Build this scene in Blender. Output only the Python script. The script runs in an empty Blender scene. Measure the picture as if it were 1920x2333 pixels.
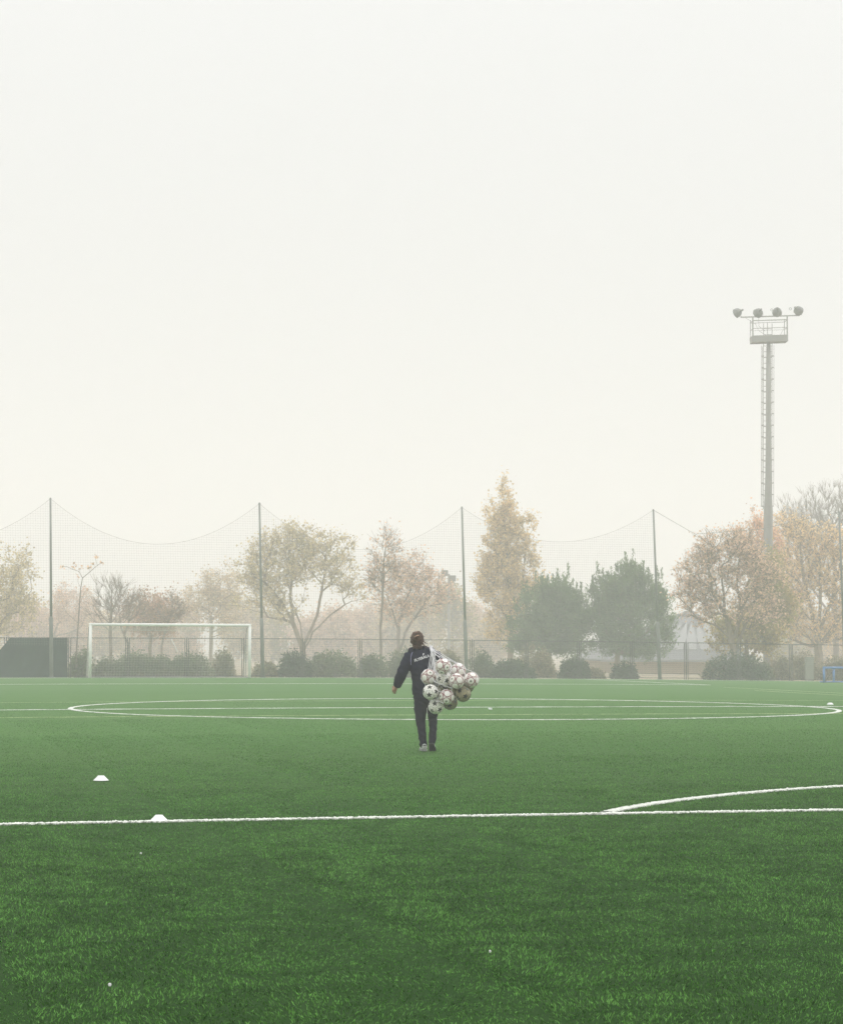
import bpy, math, random
import numpy as np
from mathutils import Vector, Matrix, noise
from mathutils.bvhtree import BVHTree

scene = bpy.context.scene
C = scene.collection
rng = np.random.default_rng(7)
random.seed(7)
PI = math.pi

# ------------------------------------------------------------------ camera
SW, SH = 1920.0, 2333.0
F, PITCH, ROLL, CAMH = 5000.4, 0.061892, 0.002837, 1.4313
_f = np.array([0, math.cos(PITCH), math.sin(PITCH)])
_u0 = np.array([0, -math.sin(PITCH), math.cos(PITCH)])
_r0 = np.array([1.0, 0, 0])
CR = _r0 * math.cos(ROLL) + _u0 * math.sin(ROLL)
CU = _u0 * math.cos(ROLL) - _r0 * math.sin(ROLL)
CAM = np.array([0, 0, CAMH])
cam = bpy.data.objects.new('camera', bpy.data.cameras.new('camera'))
C.objects.link(cam)
cam.matrix_world = Matrix(((CR[0], CU[0], -_f[0], 0), (CR[1], CU[1], -_f[1], 0), (CR[2], CU[2], -_f[2], CAMH), (0, 0, 0, 1)))
cam.data.sensor_fit = 'HORIZONTAL'
cam.data.sensor_width = 36
cam.data.lens = F / SW * 36
cam.data.clip_start = 0.1
cam.data.clip_end = 5000
scene.camera = cam

# ------------------------------------------------------------------ sky, sun, exposure
HAZE_D = 0.0034
SKY = 1.0
world = bpy.data.worlds.new('World')
scene.world = world
world.use_nodes = True
nt = world.node_tree
for n in list(nt.nodes): nt.nodes.remove(n)
wo = nt.nodes.new('ShaderNodeOutputWorld')
sky = nt.nodes.new('ShaderNodeTexSky')
sky.sky_type = 'NISHITA'
sky.sun_disc = False
sky.sun_elevation = math.radians(32)
sky.sun_rotation = math.radians(60)
sky.dust_density = 6
bg1 = nt.nodes.new('ShaderNodeBackground')
nt.links.new(sky.outputs[0], bg1.inputs[0])
bg1.inputs[1].default_value = 0.0015
# overcast dome: brighter towards the zenith than at the horizon
tc = nt.nodes.new('ShaderNodeTexCoord')
sx = nt.nodes.new('ShaderNodeSeparateXYZ')
nt.links.new(tc.outputs['Generated'], sx.inputs[0])
mc = nt.nodes.new('ShaderNodeMath'); mc.operation = 'MAXIMUM'; mc.inputs[1].default_value = 0.0
nt.links.new(sx.outputs[2], mc.inputs[0])
pw_ = nt.nodes.new('ShaderNodeMath'); pw_.operation = 'POWER'; pw_.inputs[1].default_value = 2.0
nt.links.new(mc.outputs[0], pw_.inputs[0])
mr = nt.nodes.new('ShaderNodeMath'); mr.operation = 'MULTIPLY_ADD'
mr.inputs[1].default_value = 1.72; mr.inputs[2].default_value = 0.775
nt.links.new(pw_.outputs[0], mr.inputs[0])
bg2 = nt.nodes.new('ShaderNodeBackground')
bg2.inputs[0].default_value = (0.99, 0.992, 0.992, 1)
nt.links.new(mr.outputs[0], bg2.inputs[1])
ad = nt.nodes.new('ShaderNodeAddShader')
nt.links.new(bg1.outputs[0], ad.inputs[0])
nt.links.new(bg2.outputs[0], ad.inputs[1])
nt.links.new(ad.outputs[0], wo.inputs[0])

sl = bpy.data.lights.new('sun', 'SUN')
sl.energy = 0.7
sl.angle = math.radians(15)
sl.color = (1.0, 0.98, 0.95)
sun = bpy.data.objects.new('sun', sl)
C.objects.link(sun)
# sun high, a little to the left and behind the camera's right shoulder
sd = Vector((math.sin(math.radians(60)) * math.cos(math.radians(42)), math.cos(math.radians(60)) * math.cos(math.radians(42)), math.sin(math.radians(42))))
sun.rotation_euler = sd.to_track_quat('Z', 'Y').to_euler()
scene.view_settings.view_transform = 'Standard'
scene.view_settings.look = 'None'
scene.view_settings.exposure = 0.0
scene.view_settings.gamma = 1
scene.cycles.use_denoising = True
scene.cycles.denoising_prefilter = 'NONE'
scene.cycles.max_bounces = 8
scene.cycles.diffuse_bounces = 3
scene.cycles.volume_bounces = 4
scene.cycles.transparent_max_bounces = 16

# ------------------------------------------------------------------ pitch frame
PC = np.array([0.791875, 52.952931, 0.0]); TH = 0.24535; AC = 0.000186
LP, LG = 32.750218, 51.096
U = np.array([math.cos(TH), math.sin(TH), 0.0])      # along the halfway line
W = np.array([-math.sin(TH), math.cos(TH), 0.0])     # towards the far goal
def zg(x, y):
    s = (np.asarray(x) - PC[0]) * U[0] + (np.asarray(y) - PC[1]) * U[1]
    a = np.abs(s)
    return np.where(a < 38, -AC * a * a, -AC * 38 * 38 - AC * 38 * np.clip(a - 38, 0, 12))
def gp(s, t, dz=0.0):                                # pitch coordinates to world
    p = PC + U * s + W * t
    return np.array([p[0], p[1], float(zg(p[0], p[1])) + dz])
def ray(px, py):
    return _f + CR * (px - SW / 2) / F + CU * (SH / 2 - py) / F
def G(px, py, dz=0.0):                               # ground point seen at a place of the survey photo
    d = ray(px, py); z = 0.0
    for _ in range(8):
        t = (z + dz - CAMH) / d[2]; p = CAM + d * t; z = float(zg(p[0], p[1]))
    return p
def AT(px, py, Y):
    d = ray(px, py); return CAM + d * (Y / d[1])

# ------------------------------------------------------------------ helpers
def loc_of(o):
    l = np.zeros(3)
    while o is not None:
        l += np.array(o.location); o = o.parent
    return l
def tag(o, label=None, cat=None, group=None, kind=None):
    if label: o['label'] = label
    if cat: o['category'] = cat
    if group: o['group'] = group
    if kind: o['kind'] = kind
    return o
def thing(name, label, cat, loc, group=None):
    o = bpy.data.objects.new(name, None); C.objects.link(o)
    o.empty_display_size = 0.2
    o.location = [float(v) for v in loc]
    return tag(o, label, cat, group)
def frame(d):
    d = np.asarray(d, float); d = d / (np.linalg.norm(d) + 1e-12)
    a = np.array([0, 0, 1.0]) if abs(d[2]) < 0.9 else np.array([1.0, 0, 0])
    x = np.cross(a, d); x /= np.linalg.norm(x)
    return x, np.cross(d, x), d
class MB:
    def __init__(s): s.v = []; s.f = []; s.m = []; s.n = 0
    def add(s, v, f, m=0):
        s.v.append(np.asarray(v, float).reshape(-1, 3))
        s.f += [tuple(int(i) + s.n for i in q) for q in f]
        s.m += [m] * len(f); s.n += len(s.v[-1]); return s
    def box(s, c, d, m=0, R=None):
        c = np.asarray(c, float); d = np.asarray(d, float) / 2
        v = np.array([[x, y, z] for x in (-1, 1) for y in (-1, 1) for z in (-1, 1)]) * d
        if R is not None: v = v @ np.asarray(R).T
        return s.add(v + c, [(0, 1, 3, 2), (4, 6, 7, 5), (0, 4, 5, 1), (2, 3, 7, 6), (0, 2, 6, 4), (1, 5, 7, 3)], m)
    def tube(s, P, r, n=8, m=0, cap=True, sq=None):
        P = np.asarray(P, float); k = len(P)
        r = np.ones(k) * r if np.isscalar(r) else np.asarray(r, float)
        x = None; V = []
        for i in range(k):
            d = P[min(i + 1, k - 1)] - P[max(i - 1, 0)]
            d = d / (np.linalg.norm(d) + 1e-12)
            if x is None: x, y, _ = frame(d)
            else:
                x = x - d * (x @ d); x /= (np.linalg.norm(x) + 1e-12); y = np.cross(d, x)
            a = np.arange(n) * 2 * PI / n
            V.append(P[i] + r[i] * (np.outer(np.cos(a), x) + np.outer(np.sin(a), y)))
        V = np.concatenate(V); f = []
        for i in range(k - 1):
            for j in range(n):
                q = (j + 1) % n
                f.append((i * n + j, i * n + q, (i + 1) * n + q, (i + 1) * n + j))
        if cap: f.append(tuple(range(n))[::-1]); f.append(tuple((k - 1) * n + j for j in range(n)))
        return s.add(V, f, m)
    def loft(s, secs, n=20, m=0):
        """secs: (centre, half width x, half depth y) ellipses stacked along z; closed"""
        V = []; f = []
        a = np.arange(n) * 2 * PI / n
        for c, rx, ry in secs:
            V.append(np.stack([c[0] + rx * np.cos(a), c[1] + ry * np.sin(a), np.full(n, c[2])], 1))
        k = len(secs); V = np.concatenate(V)
        for i in range(k - 1):
            for j in range(n):
                q = (j + 1) % n
                f.append((i * n + j, i * n + q, (i + 1) * n + q, (i + 1) * n + j))
        f.append(tuple(range(n))[::-1]); f.append(tuple((k - 1) * n + j for j in range(n)))
        return s.add(V, f, m)
    def ball(s, c, r, n=14, m=0, R=None):
        r = np.ones(3) * r
        V = []; f = []; h = n // 2
        for i in range(1, h):
            t = PI * i / h
            for j in range(n):
                a = 2 * PI * j / n
                V.append([math.sin(t) * math.cos(a), math.sin(t) * math.sin(a), math.cos(t)])
        V.append([0, 0, 1]); V.append([0, 0, -1]); V = np.array(V) * r
        if R is not None: V = V @ np.asarray(R).T
        for i in range(h - 2):
            for j in range(n):
                q = (j + 1) % n
                f.append((i * n + j, (i + 1) * n + j, (i + 1) * n + q, i * n + q))
        t0, b0 = len(V) - 2, len(V) - 1
        for j in range(n):
            q = (j + 1) % n
            f.append((t0, j, q)); f.append((b0, (h - 2) * n + q, (h - 2) * n + j))
        return s.add(V + np.asarray(c, float), f, m)
    def mesh(s, name, off=None):
        me = bpy.data.meshes.new(name)
        V = np.concatenate(s.v) if s.v else np.zeros((0, 3))
        if off is not None: V = V - off
        me.from_pydata(V.tolist(), [], s.f)
        return me
    def build(s, name, mats, parent=None, smooth=False):
        off = loc_of(parent) if parent is not None else np.zeros(3)
        me = s.mesh(name, off)
        if not isinstance(mats, (list, tuple)): mats = [mats]
        for m in mats: me.materials.append(m)
        if len(mats) > 1: me.polygons.foreach_set('material_index', s.m)
        if smooth: me.polygons.foreach_set('use_smooth', [True] * len(me.polygons))
        me.update()
        o = bpy.data.objects.new(name, me); C.objects.link(o)
        if parent is not None: o.parent = parent
        return o
def solo(mb, name, mats, label, cat, group=None, smooth=False, base=None):
    """a thing that is one mesh, its origin at its base"""
    V = np.concatenate(mb.v)
    b = np.array(base) if base is not None else np.array([V[:, 0].mean(), V[:, 1].mean(), V[:, 2].min()])
    mb.v = [V - b]
    o = mb.build(name, mats, None, smooth); o.location = b.tolist()
    return tag(o, label, cat, group)

# ------------------------------------------------------------------ materials
def mat(name, col, rough=0.8, var=0.0, scale=5.0, spec=0.3, col2=None, island=0.0, metal=0.0, trans=0.0, bump=0.0):
    m = bpy.data.materials.new(name); m.use_nodes = True
    t = m.node_tree; b = t.nodes['Principled BSDF']
    b.inputs['Roughness'].default_value = rough
    b.inputs['Specular IOR Level'].default_value = spec
    b.inputs['Metallic'].default_value = metal
    c1 = tuple(col) + (1,)
    if col2 is None: c2 = tuple(max(0, c * (1 - var)) for c in col) + (1,)
    else: c2 = tuple(col2) + (1,)
    geo = t.nodes.new('ShaderNodeNewGeometry')
    nz = t.nodes.new('ShaderNodeTexNoise'); nz.inputs['Scale'].default_value = scale; nz.inputs['Detail'].default_value = 4
    t.links.new(geo.outputs['Position'], nz.inputs['Vector'])
    rp = t.nodes.new('ShaderNodeMapRange')
    rp.inputs['From Min'].default_value = 0.33; rp.inputs['From Max'].default_value = 0.67
    t.links.new(nz.outputs['Fac'], rp.inputs['Value'])
    mx = t.nodes.new('ShaderNodeMix'); mx.data_type = 'RGBA'
    mx.inputs['A'].default_value = c1; mx.inputs['B'].default_value = c2
    t.links.new(rp.outputs[0], mx.inputs['Factor'])
    out = mx.outputs['Result']
    if island > 0:
        mp = t.nodes.new('ShaderNodeMapRange')
        mp.inputs['To Min'].default_value = 1 - island; mp.inputs['To Max'].default_value = 1 + island
        t.links.new(geo.outputs['Random Per Island'], mp.inputs['Value'])
        hs = t.nodes.new('ShaderNodeHueSaturation')
        t.links.new(mp.outputs[0], hs.inputs['Value']); t.links.new(out, hs.inputs['Color'])
        out = hs.outputs[0]
    t.links.new(out, b.inputs['Base Color'])
    if bump > 0:
        bp = t.nodes.new('ShaderNodeBump'); bp.inputs['Strength'].default_value = bump; bp.inputs['Distance'].default_value = 0.02
        t.links.new(nz.outputs['Fac'], bp.inputs['Height']); t.links.new(bp.outputs[0], b.inputs['Normal'])
    if trans > 0:
        tr = t.nodes.new('ShaderNodeBsdfTranslucent'); t.links.new(out, tr.inputs[0])
        ms = t.nodes.new('ShaderNodeMixShader'); ms.inputs[0].default_value = trans
        o = t.nodes['Material Output']
        t.links.new(b.outputs[0], ms.inputs[1]); t.links.new(tr.outputs[0], ms.inputs[2]); t.links.new(ms.outputs[0], o.inputs[0])
    return m

def turf_mat(name, dark, light, brown, island, infill_shade=None):
    m = bpy.data.materials.new(name); m.use_nodes = True
    t = m.node_tree; b = t.nodes['Principled BSDF']; L = t.links.new
    b.inputs['Roughness'].default_value = 0.9; b.inputs['Specular IOR Level'].default_value = 0.02
    geo = t.nodes.new('ShaderNodeNewGeometry')
    def nz(scale, det, stretch=None):
        n = t.nodes.new('ShaderNodeTexNoise'); n.inputs['Scale'].default_value = scale; n.inputs['Detail'].default_value = det
        if stretch:
            mp = t.nodes.new('ShaderNodeMapping'); mp.inputs['Scale'].default_value = stretch; mp.inputs['Rotation'].default_value = (0, 0, -TH)
            L(geo.outputs['Position'], mp.inputs[0]); L(mp.outputs[0], n.inputs['Vector'])
        else: L(geo.outputs['Position'], n.inputs['Vector'])
        r = t.nodes.new('ShaderNodeMapRange'); r.inputs['From Min'].default_value = 0.36; r.inputs['From Max'].default_value = 0.64
        L(n.outputs['Fac'], r.inputs['Value']); return r.outputs[0]
    def mix(f, a, b_):
        x = t.nodes.new('ShaderNodeMix'); x.data_type = 'RGBA'
        if isinstance(f, float): x.inputs['Factor'].default_value = f
        else: L(f, x.inputs['Factor'])
        for k, q in (('A', a), ('B', b_)):
            if isinstance(q, tuple): x.inputs[k].default_value = q + (1,)
            else: L(q, x.inputs[k])
        return x.outputs['Result']
    fine = nz(24.0, 5)
    mid = nz(1.2, 4)
    wide = nz(0.12, 3, (0.6, 1.6, 1))
    streak = nz(2.2, 5, (0.8, 2.6, 1))
    c = mix(fine, dark, light)
    ms_ = t.nodes.new('ShaderNodeMath'); ms_.operation = 'MULTIPLY'; L(streak, ms_.inputs[0]); ms_.inputs[1].default_value = 0.20
    c = mix(ms_.outputs[0], c, tuple(0.70 * v for v in dark))
    mul = t.nodes.new('ShaderNodeMath'); mul.operation = 'MULTIPLY'; L(mid, mul.inputs[0]); mul.inputs[1].default_value = 0.10
    c = mix(mul.outputs[0], c, tuple(0.62 * v for v in dark))
    mul2 = t.nodes.new('ShaderNodeMath'); mul2.operation = 'MULTIPLY'; L(wide, mul2.inputs[0]); mul2.inputs[1].default_value = 0.14
    c = mix(mul2.outputs[0], c, brown)
    if island > 0:
        mp = t.nodes.new('ShaderNodeMapRange'); mp.inputs['To Min'].default_value = 1 - island; mp.inputs['To Max'].default_value = 1 + island
        L(geo.outputs['Random Per Island'], mp.inputs['Value'])
        hs = t.nodes.new('ShaderNodeHueSaturation'); L(mp.outputs[0], hs.inputs['Value']); L(c, hs.inputs['Color']); c = hs.outputs[0]
    if infill_shade:      # crumb between near fibres with their shade painted in, paling outward to fibre mat
        dt = t.nodes.new('ShaderNodeVectorMath'); dt.operation = 'DOT_PRODUCT'; dt.inputs[1].default_value = (-math.sin(TH), math.cos(TH), 0)
        L(geo.outputs['Position'], dt.inputs[0])
        rp = t.nodes.new('ShaderNodeMapRange'); off = float(PC @ W); rp.inputs['From Min'].default_value = off - 38; rp.inputs['From Max'].default_value = off - 14
        L(dt.outputs['Value'], rp.inputs['Value']); c = mix(rp.outputs[0], infill_shade, c)
    L(c, b.inputs['Base Color'])
    return m

M = {}
M['turf'] = turf_mat('turf', (0.062, 0.145, 0.036), (0.095, 0.205, 0.055), (0.13, 0.20, 0.07), 0, infill_shade=(0.018, 0.052, 0.010))
M['blade'] = turf_mat('blade', (0.052, 0.158, 0.025), (0.128, 0.300, 0.066), (0.14, 0.24, 0.06), 0.7)
M['linew'] = mat('white_fibre', (0.78, 0.80, 0.74), 0.9, 0.35, 22)
M['liney'] = mat('pale_yellow_fibre', (0.42, 0.50, 0.26), 0.9, 0.2, 10)
M['dirt'] = mat('dirt', (0.42, 0.34, 0.25), 0.95, col2=(0.30, 0.26, 0.17), scale=0.25)
M['white'] = mat('white_paint', (0.92, 0.92, 0.90), 0.45, 0.08, 8)
M['cone'] = mat('white_plastic', (0.85, 0.85, 0.86), 0.5, 0.03, 20)
M['galv'] = mat('galvanised_steel', (0.26, 0.26, 0.25), 0.6, 0.2, 3, metal=0.0)
M['tower'] = mat('tower_paint', (0.34, 0.33, 0.315), 0.6, 0.12, 2)
M['lamphead'] = mat('lamp_housing', (0.20, 0.20, 0.19), 0.5, 0.1, 4)
M['lampglass'] = mat('lamp_glass', (0.45, 0.45, 0.43), 0.15, 0.05, 4, spec=0.6)
M['polem'] = mat('pole_steel', (0.25, 0.255, 0.24), 0.6, 0.25, 1.5)
M['fencem'] = mat('fence_steel', (0.10, 0.10, 0.085), 0.7, 0.25, 2)
M['net'] = mat('net_cord', (0.29, 0.29, 0.27), 0.9, 0.1, 3)
M['goalnet'] = mat('goal_net_cord', (0.62, 0.62, 0.57), 0.9, 0.1, 3)
M['tarp'] = mat('green_windbreak', (0.030, 0.060, 0.045), 0.8, 0.35, 1.2, bump=0.4)
M['blue'] = mat('blue_paint', (0.10, 0.25, 0.55), 0.45, 0.15, 6)
M['wall'] = mat('cream_render', (0.62, 0.50, 0.36), 0.9, 0.12, 0.6)
M['roof'] = mat('grey_roof', (0.20, 0.20, 0.21), 0.7, 0.15, 0.5)
M['roofstrip'] = mat('pale_roof_strip', (0.30, 0.30, 0.30), 0.6, 0.05, 1)
M['panel'] = mat('cabinet_paint', (0.30, 0.33, 0.27), 0.6, 0.2, 2)
M['skin'] = mat('skin', (0.42, 0.24, 0.17), 0.6, 0.1, 10)
M['jacket'] = mat('navy_jacket', (0.004, 0.006, 0.028), 0.75, 0.35, 9, spec=0.25, bump=0.15)
M['jacketlow'] = mat('navy_jacket_lower', (0.006, 0.009, 0.024), 0.8, 0.3, 9, spec=0.2)
M['trouser'] = mat('dark_navy_trousers', (0.003, 0.004, 0.018), 0.85, 0.3, 9, spec=0.2)
M['piping'] = mat('lavender_piping', (0.34, 0.33, 0.55), 0.7, 0.05, 9)
M['print'] = mat('white_print', (0.85, 0.85, 0.87), 0.7, 0.02, 9)
M['hair'] = mat('brown_hair', (0.035, 0.016, 0.008), 0.55, col2=(0.13, 0.065, 0.030), scale=30, spec=0.4)
M['band'] = mat('hair_tie', (0.55, 0.36, 0.26), 0.7, 0.05, 9)
M['shoe'] = mat('white_shoe', (0.62, 0.64, 0.62), 0.6, col2=(0.30, 0.32, 0.32), scale=28)
M['sole'] = mat('dark_sole', (0.035, 0.04, 0.035), 0.8, 0.2, 20)
M['soleg'] = mat('grey_sole', (0.30, 0.32, 0.30), 0.8, 0.2, 20)
M['rope'] = mat('white_rope', (0.82, 0.82, 0.84), 0.85, 0.08, 40)
M['ballw'] = mat('ball_white', (0.90, 0.89, 0.86), 0.4, col2=(0.78, 0.75, 0.69), scale=14)
M['seam'] = mat('maroon_seam', (0.26, 0.035, 0.05), 0.5, 0.3, 30)
M['star'] = mat('black_star_print', (0.025, 0.028, 0.024), 0.5, 0.3, 30)
M['greenp'] = mat('grey_green_print', (0.22, 0.26, 0.20), 0.5, 0.3, 30)
M['bark'] = mat('bark', (0.30, 0.24, 0.17), 0.95, 0.35, 3)
M['barkg'] = mat('grey_bark', (0.31, 0.26, 0.22), 0.95, 0.3, 3)

# ------------------------------------------------------------------ ground
def grid_sheet(name, s0, s1, t0, t1, ns, ntt, dz, m):
    ss = np.linspace(s0, s1, ns); ts = np.linspace(t0, t1, ntt)
    V = np.array([PC + U * s + W * t for t in ts for s in ss])
    V[:, 2] = zg(V[:, 0], V[:, 1]) + dz
    f = [(j * ns + i, j * ns + i + 1, (j + 1) * ns + i + 1, (j + 1) * ns + i) for j in range(ntt - 1) for i in range(ns - 1)]
    mb = MB(); mb.add(V, f); o = mb.build(name, m)
    o['kind'] = 'structure'; return o
TURF_FAR = LG + 1.6
def ground_sheet():
    ss = np.concatenate([[-1400, -600, -200, -90], np.linspace(-50, 50, 41), [90, 200, 600, 1400]])
    ts = np.array([-1200, -300, -80, 0, 40, TURF_FAR + 1, 70, 100, 200, 500, 1500.])
    V = np.array([PC + U * s + W * t for t in ts for s in ss])
    V[:, 2] = zg(V[:, 0], V[:, 1]) - 0.03
    ns = len(ss)
    f = [(j * ns + i, j * ns + i + 1, (j + 1) * ns + i + 1, (j + 1) * ns + i) for j in range(len(ts) - 1) for i in range(ns - 1)]
    o = MB().add(V, f).build('ground', M['dirt']); o['kind'] = 'structure'
ground_sheet()
grid_sheet('pitch_turf', -46, 46, -62, TURF_FAR, 61, 2, 0.0, M['turf'])

def line_strip(name, pts, width, m, h=0.02, fuzz=0.0, seed=1):
    """a raised band of line fibres following pts (world xy)"""
    r = np.random.default_rng(seed); mb = MB()
    P = np.asarray(pts, float)[:, :2]
    d = np.gradient(P, axis=0); d /= np.linalg.norm(d, axis=1)[:, None]; nrm = np.stack([-d[:, 1], d[:, 0]], 1)
    k = len(P); prof = [(-0.5, 0.0), (-0.5, h * .8), (-0.25, h), (0.25, h), (0.5, h * .8), (0.5, 0.0)]
    V = []
    for a, z in prof:
        q = P + nrm * (a * width)
        if z > 0 and fuzz > 0:
            q = q + nrm * (r.normal(0, fuzz, k))[:, None]
            zz = z + r.normal(0, fuzz * 0.5, k)
        else: zz = z
        V.append(np.stack([q[:, 0], q[:, 1], zg(q[:, 0], q[:, 1]) + 0.002 + zz], 1))
    V = np.concatenate(V); f = []
    for a in range(len(prof) - 1):
        for i in range(k - 1):
            f.append((a * k + i, a * k + i + 1, (a + 1) * k + i + 1, (a + 1) * k + i))
    o = mb.add(V, f).build(name, m); o['kind'] = 'structure'; return o
def seg(a, b, n): return [a + (b - a) * t for t in np.linspace(0, 1, n)]
a, b = G(0, 1880.6), G(1920, 1847.5); d = (b - a)
line_strip('near_penalty_line', seg(a - d * 1.0, b + d * 1.2, 2200), 0.11, M['linew'], 0.014, 0.006, 1)
SC = PC - W * (LP + 5.5)
hit = G(1386, 1853)
D0 = []
for k in np.linspace(0.0, PI, 2600):
    p = SC + 9.15 * (math.cos(k) * U + math.sin(k) * W)
    if (p - PC) @ W > -LP - 0.05: D0.append(p)
line_strip('penalty_arc', D0, 0.11, M['linew'], 0.014, 0.006, 2)
line_strip('halfway_line', [gp(s, 0) for s in np.linspace(-45, 45, 400)], 0.12, M['linew'], 0.012, 0.003, 3)
line_strip('centre_circle', [gp(9.1 * math.cos(k), 9.1 * math.sin(k)) for k in np.linspace(0, 2 * PI, 700)], 0.12, M['linew'], 0.013, 0.003, 4)
line_strip('far_penalty_line', [gp(s, LG - 16.5) for s in np.linspace(-20.2, 20.2, 200)], 0.12, M['linew'], 0.008, 0.002, 5)
line_strip('penalty_side_line', [gp(20.2, t) for t in np.linspace(LG - 16.5, LG, 60)], 0.12, M['linew'], 0.008, 0.002, 6)
line_strip('goal_line', [gp(s, LG) for s in np.linspace(-32, 32, 200)], 0.12, M['linew'], 0.008, 0.002, 7)
line_strip('touch_line', [gp(32, t) for t in np.linspace(-30, LG, 200)], 0.12, M['linew'], 0.008, 0.002, 8)
line_strip('small_pitch_line', seg(G(-400, 1639.5), G(2300, 1626.5), 200), 0.07, M['liney'], 0.006, 0.003, 9)
line_strip('small_pitch_line', seg(G(-300, 1604), G(2300, 1597.5), 200), 0.06, M['liney'], 0.005, 0.002, 10)
line_strip('small_pitch_side_line', seg(G(1650, 1566.5), G(2000, 1584), 100), 0.09, M['liney'], 0.005, 0.002, 11)
line_strip('small_pitch_side_line', seg(G(1720, 1574), G(2000, 1589), 100), 0.07, M['liney'], 0.005, 0.002, 12)

# grass: many curved fibres on two-metre tiles set over the whole pitch
def grass_tile(idx, size=2.0, dens=2600):
    r = np.random.default_rng(100 + idx)
    n = int(size * size * dens)
    p = r.uniform(-size / 2, size / 2, (n, 2))
    hgt = np.array([noise.noise(Vector((x * 5 + idx * 9, y * 8, idx))) * .15 + noise.noise(Vector((x * 22, y * 30, idx + 3.1))) for x, y in p])
    hole = np.array([noise.noise(Vector((x * 34 + 7, y * 42, idx + 1.7))) for x, y in p]) + r.normal(0, .08, n)
    keep = hole > -.22; p = p[keep]; hgt = hgt[keep]; n = len(p)
    h = (0.0125 + 0.009 * hgt) * r.uniform(0.6, 1.25, n); h = np.clip(h, 0.004, 0.024)
    w = r.uniform(0.0012, 0.0025, n)
    la = np.array([noise.noise(Vector((x * 2.5, y * 2.5, idx + 5.5))) for x, y in p]) * 6 + r.normal(0, 1.0, n)
    lean = np.abs(r.normal(0.011, 0.007, n))
    fa = r.uniform(0, PI, n)
    wx, wy = np.cos(fa) * w, np.sin(fa) * w
    lx, ly = np.cos(la) * lean, np.sin(la) * lean
    z0 = np.zeros(n)
    V = np.stack([
        np.stack([p[:, 0] - wx, p[:, 1] - wy, z0], 1), np.stack([p[:, 0] + wx, p[:, 1] + wy, z0], 1),
        np.stack([p[:, 0] + wx * .9 + lx * .4, p[:, 1] + wy * .9 + ly * .4, h * .6], 1), np.stack([p[:, 0] - wx * .9 + lx * .4, p[:, 1] - wy * .9 + ly * .4, h * .6], 1),
        np.stack([p[:, 0] + lx, p[:, 1] + ly, h], 1)], 1).reshape(-1, 3)
    me = bpy.data.meshes.new('grass_tile')
    base = np.arange(n) * 5
    faces = []
    for b_ in base.tolist(): faces.append((b_, b_ + 1, b_ + 2, b_ + 3)); faces.append((b_ + 3, b_ + 2, b_ + 4))
    me.from_pydata(V.tolist(), [], faces); me.materials.append(M['blade'])
    return bpy.data.objects.new('grass_tile', me)
def grass_field(tiles, t0, t1, label):
    tcol = bpy.data.collections.new('grass_tiles')
    for o in tiles: tcol.objects.link(o)
    pts = []
    for t in np.arange(t0, t1, 2.0):
        for s in np.arange(-34, 36, 2.0):
            p = gp(s, t, -0.001)
            if p[1] < 4 or abs(p[0]) > 0.21 * p[1] + 7: continue
            pts.append(p)
    gm = bpy.data.meshes.new('grass'); gm.from_pydata([list(map(float, p)) for p in pts], [], [])
    grass = bpy.data.objects.new('grass', gm); C.objects.link(grass)
    tag(grass, label, 'grass', kind='stuff')
    ng = bpy.data.node_groups.new('grass_nodes', 'GeometryNodeTree')
    ng.interface.new_socket('Geometry', in_out='INPUT', socket_type='NodeSocketGeometry')
    ng.interface.new_socket('Geometry', in_out='OUTPUT', socket_type='NodeSocketGeometry')
    gi = ng.nodes.new('NodeGroupInput'); go = ng.nodes.new('NodeGroupOutput')
    iop = ng.nodes.new('GeometryNodeInstanceOnPoints')
    ci = ng.nodes.new('GeometryNodeCollectionInfo'); ci.inputs['Collection'].default_value = tcol
    ci.inputs['Separate Children'].default_value = True; ci.inputs['Reset Children'].default_value = True
    iop.inputs['Pick Instance'].default_value = True
    def rnd(hi, seed):
        n = ng.nodes.new('FunctionNodeRandomValue'); n.data_type = 'INT'
        for s_ in n.inputs:
            if s_.type == 'INT' and s_.name == 'Min': s_.default_value = 0
            if s_.type == 'INT' and s_.name == 'Max': s_.default_value = hi
            if s_.name == 'Seed': s_.default_value = seed
        return [o for o in n.outputs if o.type == 'INT' and o.enabled][0]
    mth = ng.nodes.new('ShaderNodeMath'); mth.operation = 'MULTIPLY_ADD'; mth.inputs[1].default_value = PI / 2; mth.inputs[2].default_value = TH
    cmb = ng.nodes.new('ShaderNodeCombineXYZ')
    ng.links.new(gi.outputs[0], iop.inputs['Points'])
    ng.links.new(ci.outputs[0], iop.inputs['Instance'])
    ng.links.new(rnd(len(tiles) - 1, 4), iop.inputs['Instance Index'])
    ng.links.new(rnd(3, 1), mth.inputs[0]); ng.links.new(mth.outputs[0], cmb.inputs[2]); ng.links.new(cmb.outputs[0], iop.inputs['Rotation'])
    ng.links.new(iop.outputs[0], go.inputs[0])
    md = grass.modifiers.new('grass', 'NODES'); md.node_group = ng
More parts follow.
